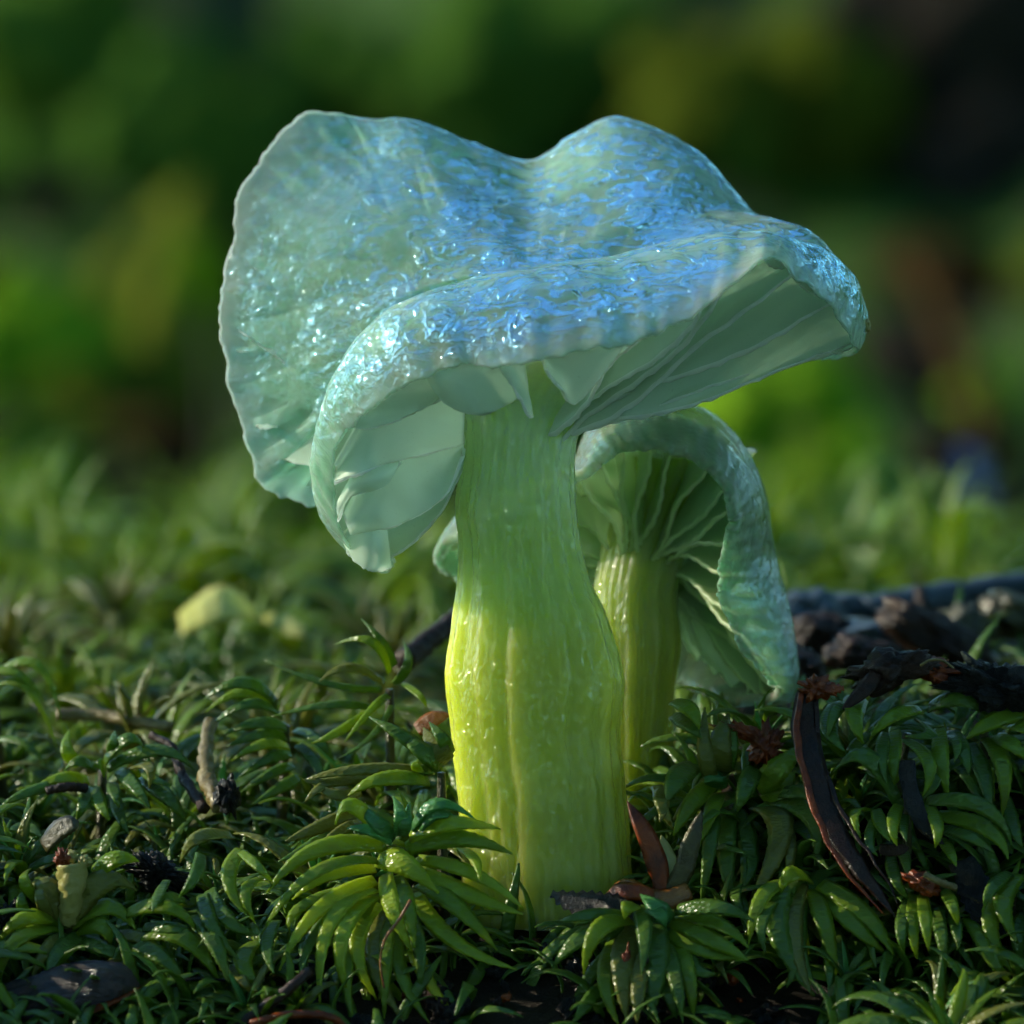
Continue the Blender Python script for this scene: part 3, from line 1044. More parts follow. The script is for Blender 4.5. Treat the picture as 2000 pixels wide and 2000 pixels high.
def tube(pts, r0, r1, n=20, m=8, rough=0.0, seed=0.0):
    c = catmull(pts, n)
    T = np.gradient(c, axis=0); T /= np.linalg.norm(T, axis=1, keepdims=True) + 1e-9
    ref = np.array((0.3, -0.9, 0.31))
    V = []
    for i in range(n):
        a = np.cross(T[i], ref); a /= np.linalg.norm(a) + 1e-9
        b = np.cross(T[i], a)
        r = r0 + (r1 - r0) * i / (n - 1)
        for j in range(m):
            ph = 2 * math.pi * j / m
            rq = r * (1 + rough * noise.noise(Vector((math.cos(ph) * 2 + seed, math.sin(ph) * 2, i * 0.55))))
            V.append(c[i] + (a * math.cos(ph) + b * math.sin(ph)) * rq)
    F = grid_faces(n, m, True)
    F.append(tuple(range(m - 1, -1, -1)))
    F.append(tuple((n - 1) * m + k for k in range(m)))
    return V, F


def hero_plant(label, centre, dc, leaves, crop, W, rr, mats, group=None, name='moss_shoot'):
    """leaves: (base, via, tip[, width factor[, material]]) in the coordinates of a crop (ox, oy, scale)"""
    ox, oy, s = crop
    cx, cy = ox + centre[0] * s, oy + centre[1] * s
    top = P(cx, cy, dc)
    foot = Vector((top.x + rr.uniform(-.05, .05), top.y + 0.12, 0))
    foot.z = G(foot.x, foot.y) - 0.04
    if foot.z > top.z - 0.12:
        foot.z = top.z - 0.12
    t = thing(name, label, 'moss', foot, group)
    V, F = tube([foot, (foot + top) / 2 + Vector((rr.uniform(-.03, .03), -.03, 0)), top], 0.03, 0.022, 12, 7, 0.3)
    obj('stalk', V, F, M['stalk'], t)
    for lf in leaves:
        b, v, tp = lf[:3]
        wf = lf[3] if len(lf) > 3 else 1.0
        mt = M[lf[4]] if len(lf) > 4 else M[mats[rr.randrange(len(mats))]]
        q = [(ox + a[0] * s, oy + a[1] * s) for a in (b, v, tp)]
        hero_leaf(t, q, W * wf * rr.uniform(0.92, 1.08), dc + rr.uniform(-.04, .04), mt, rr)
    HEROES.append((cx, cy, dc))
    for lf in leaves:
        HBOX.append((ox + (lf[1][0]) * s, oy + lf[1][1] * s, dc))
        HBOX.append((ox + (lf[2][0]) * s, oy + lf[2][1] * s, dc))
    return t


HEROES, HBOX = [], []
hr = random.Random(21)
C6 = (500, 1400, 0.3623)
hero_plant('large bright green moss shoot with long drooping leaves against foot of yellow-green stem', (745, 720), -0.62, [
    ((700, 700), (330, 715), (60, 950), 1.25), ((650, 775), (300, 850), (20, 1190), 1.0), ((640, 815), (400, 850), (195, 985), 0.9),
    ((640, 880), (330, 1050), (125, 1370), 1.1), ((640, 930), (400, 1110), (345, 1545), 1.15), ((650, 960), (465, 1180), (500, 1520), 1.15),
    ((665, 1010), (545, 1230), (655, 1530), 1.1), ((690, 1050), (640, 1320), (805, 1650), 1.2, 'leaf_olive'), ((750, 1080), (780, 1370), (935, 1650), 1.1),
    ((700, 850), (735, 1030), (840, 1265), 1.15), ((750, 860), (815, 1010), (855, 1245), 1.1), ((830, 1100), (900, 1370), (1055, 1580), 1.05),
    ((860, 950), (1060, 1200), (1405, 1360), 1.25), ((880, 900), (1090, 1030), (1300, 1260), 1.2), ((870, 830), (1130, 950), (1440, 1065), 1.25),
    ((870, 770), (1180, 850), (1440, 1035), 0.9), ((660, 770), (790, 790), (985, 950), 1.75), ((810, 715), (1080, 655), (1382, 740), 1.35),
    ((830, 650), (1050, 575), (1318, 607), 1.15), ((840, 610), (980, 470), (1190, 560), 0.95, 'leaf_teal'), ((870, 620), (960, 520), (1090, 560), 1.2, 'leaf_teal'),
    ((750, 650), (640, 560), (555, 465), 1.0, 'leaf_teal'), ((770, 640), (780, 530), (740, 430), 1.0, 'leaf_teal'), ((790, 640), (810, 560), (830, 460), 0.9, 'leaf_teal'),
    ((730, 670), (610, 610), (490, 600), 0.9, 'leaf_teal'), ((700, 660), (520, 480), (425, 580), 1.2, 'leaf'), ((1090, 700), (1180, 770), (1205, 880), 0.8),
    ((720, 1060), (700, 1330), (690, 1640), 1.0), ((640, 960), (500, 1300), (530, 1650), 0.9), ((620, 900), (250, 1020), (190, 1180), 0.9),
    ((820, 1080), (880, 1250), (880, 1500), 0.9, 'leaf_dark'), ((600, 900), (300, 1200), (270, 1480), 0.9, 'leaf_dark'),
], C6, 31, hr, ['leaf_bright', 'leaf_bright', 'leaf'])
hero_plant('moss shoot with flat narrow leaves pressed against left side of yellow-green stem', (1000, 300), -0.30, [
    ((930, 345), (680, 335), (490, 430), 1.2), ((930, 295), (560, 285), (262, 340), 1.0, 'leaf_olive'), ((720, 290), (420, 350), (250, 335), 0.9, 'leaf_olive'),
    ((990, 270), (880, 170), (770, 90), 1.4, 'leaf_dark'), ((960, 230), (800, 110), (610, 0), 1.2, 'leaf_dark'), ((1030, 240), (960, 160), (905, 60), 1.7, 'leaf_olive'),
    ((1050, 200), (1000, 110), (935, 30), 1.0, 'leaf_dark'), ((960, 290), (870, 285), (780, 290), 0.9, 'leaf_dark'), ((900, 320), (860, 260), (890, 225), 0.8),
    ((480, 330), (350, 380), (265, 460), 0.8, 'leaf_olive'), ((560, 400), (430, 420), (300, 355), 1.0, 'leaf_olive'),
    ((560, 500), (330, 600), (160, 670), 1.1, 'leaf_olive'), ((520, 530), (310, 680), (120, 780), 1.0, 'leaf_dark'), ((560, 560), (420, 640), (300, 760), 0.8, 'leaf_olive'),
], C6, 27, hr, ['leaf'])
C7 = (1100, 1350, 0.3365)
hero_plant('green moss shoot below brown curled leaf scrap with leaves splayed all round', (490, 1290), -0.78, [
    ((390, 1330), (200, 1390), (120, 1645), 1.15), ((340, 1300), (150, 1300), (-20, 1335), 1.0, 'leaf_dark'), ((310, 1380), (110, 1430), (-60, 1600), 1.3),
    ((400, 1380), (345, 1600), (370, 1910), 1.5, 'leaf_olive'), ((440, 1250), (470, 1400), (455, 1640), 1.1), ((530, 1320), (545, 1600), (495, 1910), 1.5),
    ((480, 1400), (440, 1680), (430, 1930), 1.2, 'leaf_olive'), ((590, 1460), (650, 1660), (695, 1925), 1.05), ((640, 1450), (725, 1640), (755, 1910), 1.05),
    ((630, 1330), (860, 1440), (1075, 1560), 1.25), ((640, 1300), (900, 1350), (1075, 1490), 1.1), ((660, 1270), (900, 1255), (1105, 1335), 1.1),
    ((610, 1400), (820, 1500), (1060, 1560), 1.3), ((300, 1440), (245, 1680), (325, 1940), 1.15), ((250, 1700), (150, 1800), (50, 1940), 1.0, 'leaf_dark'),
    ((620, 1330), (540, 1250), (450, 1180), 1.2, 'leaf_teal'), ((470, 1250), (560, 1290), (595, 1375), 1.0, 'leaf_teal'), ((570, 1500), (600, 1720), (660, 1900), 1.0, 'leaf_dark'),
    ((330, 1340), (200, 1430), (60, 1440), 1.0, 'leaf_dark'), ((700, 1420), (760, 1600), (900, 1640), 1.0, 'leaf_dark'), ((420, 1240), (380, 1250), (355, 1320), 1.2),
], C7, 32, hr, ['leaf', 'leaf', 'leaf_dark'])
hero_plant('dark green moss shoot with upright blades and hanging leaves right of the stems', (960, 640), -0.12, [
    ((860, 540), (740, 660), (640, 840), 1.3), ((900, 600), (860, 700), (790, 900), 1.1), ((760, 430), (660, 510), (605, 650), 1.5, 'leaf_dark'),
    ((1110, 450), (1060, 560), (1008, 705), 1.35), ((960, 700), (945, 950), (985, 1250), 1.2), ((1010, 690), (1080, 960), (1005, 1280), 1.35),
    ((1120, 680), (1260, 830), (1050, 1290), 1.7, 'leaf_olive'), ((1250, 720), (1310, 900), (1295, 1110), 1.0, 'leaf_olive'), ((870, 530), (820, 330), (822, 95), 1.0, 'leaf_olive'),
    ((920, 460), (910, 300), (960, 130), 1.7, 'leaf_olive'), ((960, 460), (985, 320), (990, 150), 0.8, 'leaf_dark'), ((1130, 560), (1260, 440), (1395, 310), 1.6, 'leaf'),
    ((1170, 640), (1270, 570), (1345, 460), 1.2, 'leaf'), ((1220, 640), (1440, 730), (1460, 1015), 1.25), ((1250, 590), (1390, 590), (1490, 660), 1.1),
    ((880, 640), (850, 900), (800, 1230), 1.0, 'leaf_dark'), ((1300, 780), (1420, 830), (1470, 960), 1.0), ((900, 560), (880, 500), (885, 450), 1.4, 'leaf_teal'),
    ((640, 60), (740, 110), (790, 220), 1.2), ((640, 140), (730, 200), (800, 270), 1.1), ((1050, 820), (1100, 980), (1040, 1150), 1.0, 'leaf_dark'),
    ((600, 560), (570, 640), (640, 800), 1.1, 'leaf_olive'), ((540, 550), (580, 650), (560, 760), 1.0, 'leaf_olive'),
], C7, 32, hr, ['leaf_dark', 'leaf', 'leaf_dark'])
C8 = (1400, 1200, 0.4141)
hero_plant('thick-leaved moss shoot arching over like a claw under tip of long dark needle', (390, 1270), -0.55, [
    ((340, 1260), (210, 1340), (150, 1560), 1.1), ((390, 1230), (280, 1450), (460, 1800), 1.7), ((400, 1270), (365, 1500), (450, 1800), 1.3, 'leaf_olive'),
    ((420, 1330), (395, 1550), (480, 1790), 0.9), ((450, 1300), (515, 1480), (565, 1720), 1.2), ((490, 1270), (700, 1420), (835, 1605), 1.3),
    ((510, 1330), (650, 1470), (800, 1600), 1.1), ((330, 1290), (220, 1430), (230, 1600), 0.9, 'leaf_dark'), ((440, 1250), (350, 1225), (290, 1330), 1.2),
    ((400, 1400), (380, 1600), (330, 1760), 0.9, 'leaf_dark'), ((500, 1400), (530, 1600), (530, 1800), 1.0, 'leaf_dark'), ((560, 1480), (600, 1650), (690, 1850), 1.1),
    ((600, 1540), (700, 1600), (750, 1690), 1.0), ((590, 1600), (680, 1700), (770, 1800), 0.9),
], C8, 31, hr, ['leaf', 'leaf_dark'])
hero_plant('moss shoot with a curtain of hanging leaves under the dark bark scraps', (900, 560), -0.10, [
    ((840, 530), (835, 680), (838, 805), 1.1), ((890, 590), (1000, 700), (970, 860), 1.1), ((1050, 540), (1060, 690), (1092, 865), 1.1),
    ((950, 500), (1010, 560), (890, 575), 1.0), ((960, 450), (830, 480), (720, 590), 1.1), ((680, 400), (650, 480), (690, 610), 1.4),
    ((560, 430), (530, 540), (605, 645), 1.2), ((800, 560), (780, 660), (800, 800), 0.9, 'leaf_dark'), ((1000, 620), (1040, 760), (970, 870), 0.9, 'leaf_dark'),
    ((620, 420), (560, 460), (520, 600), 1.0), ((720, 560), (650, 620), (610, 660), 0.9, 'leaf_dark'),
], C8, 29, hr, ['leaf', 'leaf_dark'])
hero_plant('moss shoot with broad arching leaves below the rough black soil lump', (1260, 520), -0.02, [
    ((1000, 440), (1150, 400), (1285, 490), 1.2), ((1480, 450), (1310, 500), (1175, 590), 1.3), ((1110, 550), (1160, 640), (1190, 755), 1.2),
    ((1190, 610), (1260, 760), (1290, 950), 1.2), ((1270, 580), (1350, 720), (1345, 955), 1.4), ((1320, 570), (1400, 620), (1490, 700), 1.3),
    ((1370, 520), (1440, 530), (1500, 580), 1.3), ((1360, 860), (1400, 1000), (1440, 1100), 1.0, 'leaf_dark'), ((1080, 560), (1130, 600), (1120, 700), 0.9, 'leaf_dark'),
], C8, 30, hr, ['leaf', 'leaf_dark'])
hero_plant('moss shoot with finger-like curled leaves beside slim blue-black leaf', (900, 900), -0.38, [
    ((850, 880), (700, 670), (545, 750), 1.5), ((750, 920), (780, 1000), (820, 1070), 1.0), ((860, 900), (830, 990), (850, 1090), 0.9), ((710, 920), (650, 940), (680, 1055), 0.9),
    ((990, 880), (1260, 910), (1395, 1100), 1.2), ((1040, 950), (1270, 1010), (1375, 1155), 1.2), ((1060, 1010), (1200, 1050), (1310, 1130), 1.0, 'leaf_dark'),
    ((1000, 900), (1040, 1000), (1030, 1100), 1.1), ((890, 940), (880, 1000), (895, 1070), 0.8), ((820, 1130), (840, 1240), (905, 1345), 1.0), ((860, 1100), (890, 1160), (900, 1250), 0.8),
    ((1060, 1060), (1100, 1120), (1130, 1190), 0.8), ((760, 940), (720, 1060), (760, 1140), 0.8, 'leaf_dark'),
], C8, 28, hr, ['leaf', 'leaf_dark'])
hero_plant('moss shoot with straight narrow hanging leaves under small curled bark chip', (980, 1330), -0.62, [
    ((930, 1320), (925, 1480), (945, 1625), 1.0), ((970, 1330), (985, 1450), (1000, 1585), 0.9), ((1030, 1380), (1060, 1520), (1080, 1690), 1.0), ((1070, 1300), (1110, 1370), (1140, 1470), 1.0),
    ((900, 1350), (870, 1480), (885, 1600), 0.9, 'leaf_dark'), ((1100, 1400), (1130, 1480), (1140, 1580), 0.9, 'leaf_dark'), ((1180, 1430), (1260, 1560), (1330, 1700), 1.0),
    ((1300, 1480), (1290, 1600), (1390, 1740), 1.2), ((1060, 1680), (1060, 1780), (1080, 1880), 1.2), ((1140, 1680), (1130, 1790), (1150, 1890), 1.0), ((1190, 1680), (1220, 1780), (1240, 1880), 1.0),
    ((860, 1560), (800, 1640), (780, 1780), 0.9, 'leaf_dark'),
], C8, 28, hr, ['leaf', 'leaf_dark'])
hero_plant('moss shoot with pale thick leaves below blue-black pointed flake', (1400, 1270), -0.55, [
    ((1430, 1230), (1350, 1350), (1420, 1550), 1.5), ((1400, 1290), (1290, 1450), (1400, 1700), 1.2), ((1460, 1400), (1420, 1520), (1450, 1660), 1.1),
    ((1380, 1220), (1300, 1290), (1260, 1380), 1.0), ((1480, 1300), (1500, 1500), (1490, 1700), 1.2, 'leaf_dark'), ((1300, 1400), (1250, 1540), (1290, 1650), 1.0, 'leaf_dark'),
], C8, 30, hr, ['leaf', 'leaf_dark'])
C5 = (0, 1100, 0.4658)
hero_plant('star-shaped green moss shoot near black crumb with pale leaf tips', (430, 870), 0.45, [
    ((450, 860), (660, 785), (815, 868), 1.1), ((530, 870), (620, 850), (625, 945), 1.0, 'leaf_olive'), ((500, 870), (560, 930), (632, 1028), 1.15), ((470, 920), (480, 960), (500, 1025), 1.0),
    ((400, 940), (420, 1010), (460, 1078), 1.0), ((380, 940), (350, 1010), (322, 1078), 1.0), ((480, 960), (500, 1050), (540, 1135), 1.0, 'leaf_dark'), ((590, 900), (700, 980), (778, 1082), 1.2),
    ((440, 830), (540, 735), (613, 790), 1.1), ((465, 800), (475, 750), (482, 703), 0.9), ((370, 910), (260, 900), (140, 945), 1.1), ((360, 930), (150, 950), (-20, 1040), 1.0),
    ((330, 850), (280, 780), (290, 700), 1.0), ((600, 850), (640, 900), (720, 930), 0.9, 'leaf_dark'), ((440, 880), (420, 840), (385, 860), 1.1), ((400, 860), (330, 830), (270, 870), 1.0, 'leaf_dark'),
], C5, 27, hr, ['leaf', 'leaf_dark'])
hero_plant('olive moss shoot whose broad leaves cup a pale yellow bud', (285, 1530), -0.62, [
    ((290, 1520), (420, 1340), (575, 1372), 2.1, 'leaf_olive'), ((280, 1520), (200, 1360), (125, 1355), 2.0, 'leaf_olive'), ((310, 1520), (450, 1440), (575, 1545), 1.7),
    ((300, 1550), (420, 1520), (465, 1615), 1.6), ((240, 1500), (100, 1490), (-10, 1595), 1.3), ((250, 1530), (70, 1580), (0, 1755), 1.2), ((290, 1570), (200, 1620), (135, 1750), 1.2, 'leaf_olive'),
    ((390, 1300), (490, 1240), (582, 1250), 1.4), ((210, 1490), (170, 1400), (160, 1330), 1.0, 'leaf_olive'), ((320, 1580), (440, 1620), (640, 1720), 1.3, 'leaf_dark'), ((160, 1420), (100, 1330), (130, 1280), 0.9),
    ((120, 1480), (90, 1420), (110, 1360), 0.9, 'leaf_dark'), ((330, 1560), (250, 1640), (190, 1760), 1.5, 'leaf_dark'), ((430, 1560), (600, 1580), (660, 1690), 1.2, 'leaf_olive'),
], C5, 26, hr, ['leaf'])
hero_plant('tangle of long flat green moss leaves left of the large bright shoot', (820, 1640), -0.72, [
    ((560, 1580), (760, 1560), (920, 1760), 1.8), ((530, 1470), (700, 1440), (835, 1550), 1.2), ((600, 1530), (720, 1530), (850, 1570), 1.0), ((850, 1390), (890, 1520), (1000, 1660), 1.2),
    ((830, 1480), (900, 1590), (960, 1760), 1.4, 'leaf_dark'), ((1010, 1200), (960, 1330), (1040, 1480), 1.2), ((1010, 1210), (1080, 1270), (1145, 1340), 0.8), ((1090, 1320), (1030, 1380), (1070, 1510), 1.0),
    ((880, 1370), (960, 1500), (1080, 1560), 1.2, 'leaf_dark'), ((1070, 1590), (1020, 1680), (1110, 1780), 1.5), ((950, 1690), (1010, 1740), (1060, 1810), 1.0, 'leaf_olive'), ((640, 1720), (820, 1780), (920, 1760), 1.2),
    ((970, 1140), (830, 1150), (755, 1255), 1.1, 'leaf_olive'), ((840, 1220), (820, 1310), (750, 1400), 1.0, 'leaf_dark'), ((680, 1740), (600, 1800), (470, 1910), 1.2, 'leaf_olive'),
    ((1040, 1800), (880, 1830), (720, 1900), 1.4), ((1000, 1770), (840, 1770), (680, 1800), 1.5), ((1080, 1860), (960, 1880), (840, 1930), 1.3), ((700, 1330), (660, 1400), (640, 1460), 0.8, 'leaf_dark'),
    ((780, 1420), (700, 1400), (620, 1450), 0.9, 'leaf_dark'), ((540, 1590), (660, 1640), (780, 1760), 1.4, 'leaf_dark'), ((1160, 1500), (1120, 1600), (1150, 1720), 1.2),
], C5, 27, hr, ['leaf', 'leaf', 'leaf_dark'])
hero_plant('soft combed moss shoot with stacked leaves swept left behind the straw twig', (1200, 680), 0.75, [
    ((1160, 590), (1020, 500), (850, 575), 1.2), ((1170, 610), (1030, 540), (860, 625), 1.1), ((1180, 640), (1040, 590), (880, 690), 1.1), ((1200, 690), (1080, 670), (940, 720), 1.1),
    ((1200, 730), (1090, 720), (950, 770), 1.1), ((1210, 770), (1100, 760), (970, 830), 1.1), ((1220, 800), (1130, 820), (1000, 900), 1.0, 'leaf_dark'), ((1230, 850), (1140, 880), (1010, 960), 1.0, 'leaf_dark'),
    ((1250, 900), (1180, 940), (1060, 1010), 1.0, 'leaf_dark'), ((1240, 700), (1330, 740), (1400, 830), 1.0), ((1250, 760), (1330, 850), (1330, 930), 1.0, 'leaf_dark'),
], C5, 26, hr, ['leaf', 'leaf_dark'])
CF = (0, 0, 1.0352)
hero_plant('slender upright moss shoot with forked pointed leaves standing left of the stem', (735, 1300), 0.55, [
    ((735, 1270), (700, 1210), (632, 1216), 0.9), ((725, 1290), (660, 1260), (603, 1286), 1.1, 'leaf_olive'), ((745, 1255), (720, 1210), (682, 1168), 0.8, 'leaf_dark'), ((735, 1310), (700, 1340), (650, 1400), 0.8),
    ((700, 1340), (640, 1380), (588, 1402), 0.9), ((700, 1335), (620, 1330), (512, 1352), 0.9, 'leaf_dark'), ((720, 1300), (620, 1290), (500, 1246), 0.8, 'leaf_dark'), ((760, 1290), (790, 1310), (805, 1335), 0.7),
    ((740, 1330), (700, 1390), (640, 1430), 0.7, 'leaf_dark'), ((745, 1290), (770, 1250), (760, 1210), 1.0, 'leaf_dark'),
], CF, 22, hr, ['leaf'])
hero_plant('blurred green moss shoot with arching leaves at edge of the clearing', (-10, 1330), 1.3, [
    ((-40, 1300), (60, 1250), (115, 1360), 1.2), ((-40, 1330), (40, 1290), (110, 1420), 1.1), ((-50, 1280), (30, 1270), (90, 1340), 1.0), ((-20, 1400), (40, 1400), (90, 1450), 1.0, 'leaf_dark'),
], CF, 20, hr, ['leaf'])

# ---- leaf shapes shared by all the other shoots (real size, radial X, axis Z)
LEAFS = []
lr = random.Random(3)
for k, (phi0, curl, ln, w) in enumerate([(78, 40, .40, .034), (72, 70, .52, .040), (66, 95, .62, .045), (55, 120, .66, .048), (42, 130, .66, .048), (30, 125, .62, .048), (60, 150, .62, .043), (20, 100, .58, .046)]):
    n = 18
    a = R(phi0); x = z = 0.0; y = 0.0
    cv = [(0, 0, 0)]
    for i in range(n - 1):
        st = ln / (n - 1)
        x += st * math.cos(a); z += st * math.sin(a); y += st * 0.10 * math.sin(i * 0.3 + k)
        a -= R(curl) / (n - 1) * (0.6 + 0.8 * i / n)
        cv.append((x, y, z))
    for kind in ('leaf', 'leaf_dark', 'leaf_olive', 'leaf_teal'):
        V, F = leaf_mesh(cv, (0, 1, 0), w * 0.92, thick=0.5, channel=0.15 if k % 2 else 0.0)
        V = [tuple(v) for v in V]
        LEAFS.append((k, kind, mesh_from('leaf', V, F, M[kind])))
LM = {(k, kind): me for k, kind, me in LEAFS}


def frame_of(axis, az):
    a = Vector(axis).normalized()
    ref = Vector((1, 0, 0)) if abs(a.x) < 0.9 else Vector((0, 1, 0))
    e1 = (ref - a * ref.dot(a)).normalized(); e2 = a.cross(e1)
    r = e1 * math.cos(az) + e2 * math.sin(az)
    return Matrix((r, a.cross(r), a)).transposed()


def shoot_layout(rr, height, nl, tilt, kinds):
    """leaf placements of one shoot, local to its foot"""
    out = []
    axis0 = Vector(tilt).normalized()
    az = rr.uniform(0, 6)
    for i in range(nl):
        f = i / (nl - 1)                       # 0 lowest, 1 youngest
        az += 2.39996 + rr.uniform(-.25, .25)
        pos = axis0 * height * (0.35 + 0.65 * f)
        if f > 0.88: k = 0
        elif f > 0.7: k = rr.choice((1, 0, 2))
        elif f > 0.4: k = rr.choice((2, 3, 6))
        else: k = rr.choice((3, 4, 5, 7))
        sc = rr.uniform(0.75, 1.1) * (1.0 if f < 0.7 else 0.8)
        m3 = frame_of(axis0 + Vector((rr.uniform(-.15, .15), rr.uniform(-.15, .15), 0)), az)
        m4 = Matrix.Translation(pos) @ m3.to_4x4() @ Matrix.Diagonal((sc, sc * rr.uniform(.85, 1.2), sc, 1))
        kind = kinds[rr.randrange(len(kinds))]
        if f > 0.85 and rr.random() < 0.5:
            kind = 'leaf_teal'
        out.append((k, kind, m4))
    return out


STEMS = [(P(1075, 1740, 0.0), 0.50), (P(1235, 1640, 0.85), 0.30)]


def clear_of_stems(x, y, extra=0.0):
    return all(math.hypot(x - s.x, y - s.y) > r + extra for s, r in STEMS)


STALK = mesh_from('stalk', *tube([Vector((0, 0, -0.05)), Vector((0.01, 0, 0.5)), Vector((0, 0, 1.0))], 0.028, 0.02, 6, 6), M['stalk'])
fr = random.Random(17)
HEROES += [(140, 1720, -0.5), (130, 1700, -0.7), (60, 1905, -0.9), (160, 1890, -0.9), (240, 1890, -0.9), (305, 1690, -0.3), (445, 1545, 0.1), (405, 1480, 0.3), (110, 1610, -0.3)]
N_FRONT = 0
y = -2.0
while y < 1.5:
    x = -2.75 + fr.uniform(-.15, .15)
    while x < 2.8:
        xx, yy = x + fr.uniform(-.13, .13), y + fr.uniform(-.12, .12)
        x += 0.43
        if not clear_of_stems(xx, yy, 0.02):
            continue
        if xx > 0.75 and yy > 0.3:          # litter lies here, not moss
            continue
        h = fr.uniform(0.16, 0.34)
        if xx > 0.75:
            h *= 0.6
        z = G(xx, yy)
        hx, hy, hd = px2(Vector((xx, yy, z + h)))
        if hy > 2150 or hx < -150 or hx > 2150:
            continue
        if 1150 < hx < 1400 and 1530 < hy < 1830 and hd < -0.25:
            continue
        # the traced shoots keep their place: nothing in front of them
        bad = any(abs(hx - a) < 95 and -110 < (hy - b) < 190 and hd < d + 0.22 for a, b, d in HEROES)
        bad = bad or sum(1 for a, b, d in HBOX if abs(hx - a) < 55 and abs(hy - b) < 75 and hd < d + 0.15) > 0
        if hy > 1880 and 470 < hx < 1750:
            continue
        if hy > 1850 and hx < 320:
            continue
        if hy > 1890:
            bad = False
            h = fr.uniform(0.12, 0.22)
        if bad:
            h = 0.10
            if fr.random() < 0.5:
                continue
        right = hx > 1250
        kinds = ['leaf_dark', 'leaf', 'leaf_dark', 'leaf_olive'] if not right else ['leaf_dark', 'leaf_dark', 'leaf', 'leaf_dark', 'leaf_olive']
        lab = ('small moss shoot in the dense dark carpet right of the stems' if right else 'small moss shoot in the tangled carpet left of the stems')
        t = thing('moss_shoot', lab, 'moss', (xx, yy, z), 'carpet shoots right of the stems' if right else 'carpet shoots left of the stems')
        tilt = Vector((fr.uniform(-.3, .3), -0.55 if yy < 0.2 else -0.25, 1.0))
        st = link('stalk', STALK, t)
        st.matrix_basis = tilt.to_track_quat('Z', 'Y').to_matrix().to_4x4() @ Matrix.Diagonal((1, 1, h, 1))
        sc = 0.62 if bad else fr.uniform(0.8, 1.1)
        for k, kind, m4 in shoot_layout(fr, h, fr.randint(15, 21), tilt, kinds):
            link('leaf', LM[(k, kind)], t, m4 @ Matrix.Scale(sc, 4))
        N_FRONT += 1
    y += 0.36

# ---- shoots further back, out of focus: one mesh each
import itertools
leaf_np = {}
for k, kind, me in LEAFS:
    if kind == 'leaf':
        co = np.array([v.co[:] for v in me.vertices])
        # lighter copy: every second section
        n = len(co) // 8
        keep = [i for i in range(n) if i % 3 == 0 or i == n - 1]
        leaf_np[k] = (np.concatenate([co[i * 8:i * 8 + 8] for i in keep]), len(keep))


def joined_shoot(rr, height, nl, tilt, scale=1.0):
    V, F = [], []
    off = 0
    for k, kind, m4 in shoot_layout(rr, height, nl, tilt, ['leaf']):
        co, n = leaf_np[k]
        m = np.array(m4)
        w = co * scale @ m[:3, :3].T + m[:3, 3]
        V.append(w)
        F += grid_faces(n, 8, True, off)
        off += len(co)
    return np.concatenate(V), F


br = random.Random(29)
PROTO = []
for q in range(10):
    V, F = joined_shoot(br, br.uniform(0.25, 0.5), 18, (br.uniform(-.2, .2), -.15, 1))
    PROTO.append([mesh_from('moss_shoot', V, F, M[mm]) for mm in ('leaf', 'leaf_dark', 'leaf_olive')])
y = 1.6
while y < 6.0:
    x = -3.3 + br.uniform(-.2, .2)
    while x < 3.3:
        xx, yy = x + br.uniform(-.2, .2), y + br.uniform(-.2, .2)
        x += 0.55
        hx, hy, hd = px2(Vector((xx, yy, G(xx, yy) + 0.3)))
        if hx < -150 or hx > 2150 or not clear_of_stems(xx, yy, 0.1):
            continue
        if hx > 1430:     # litter, not moss, on this side
            continue
        o = link('moss_shoot', br.choice(PROTO)[br.choice((0, 0, 1, 2) if hx < 1300 else (1, 0, 1, 2))])
        s = br.uniform(0.8, 1.3)
        o.matrix_basis = Matrix.Translation((xx, yy, G(xx, yy))) @ Matrix.Rotation(br.uniform(-.5, .5), 4, 'Z') @ Matrix.Scale(s, 4)
        tag(o, 'out-of-focus moss shoot on the rise behind the mushrooms', 'moss', 'soft moss shoots behind the mushrooms')
    y += 0.62

# ---- the carpet goes on beyond the edges of the frame
SV, SF, soff = [], [], 0
for q in range(190):
    side_ = -1 if q % 2 else 1
    yy = br.uniform(-1.8, 5.0)
    edge = 2.75 * (36 + yy) / 36
    xx = side_ * br.uniform(edge, edge + 3.0)
    v_, f_ = joined_shoot(br, br.uniform(0.25, 0.45), 14, (br.uniform(-.2, .2), -.3, 1))
    SV.append(v_ * br.uniform(0.8, 1.2) + np.array((xx, yy, G(xx, yy))))
    SF += [tuple(i + soff for i in f) for f in f_]
    soff += len(v_)
tag(obj('moss_carpet', np.concatenate(SV), SF, M['leaf_dark']), 'moss carpet running on past both sides of the clearing', None, kind='stuff')

# ---- taller shoots on the slope beyond the rise, soft with distance
SV, SF, soff = [], [], 0
for q in range(240):
    yy = 8 + 39 * br.random() ** 1.25
    half = 2.9 * (36 + yy) / 36
    xx = br.uniform(-half, half)
    hx, hy, hd = px2(Vector((xx, yy, 0)))
    if hx > 1560 and br.random() < 0.5:
        continue
    s = br.uniform(1.0, 1.7) * (1 + yy / 20)
    v_, f_ = joined_shoot(br, br.uniform(0.25, 0.5), 14, (br.uniform(-.2, .2), -.15, 1))
    SV.append(v_ * s + np.array((xx, yy, G(xx, yy) - 0.05)))
    SF += [tuple(i + soff for i in f) for f in f_]
    soff += len(v_)
tag(obj('moss_slope', np.concatenate(SV), SF, M['leaf']), 'mass of moss on the slope beyond the rise, dissolved in blur', None, kind='stuff')

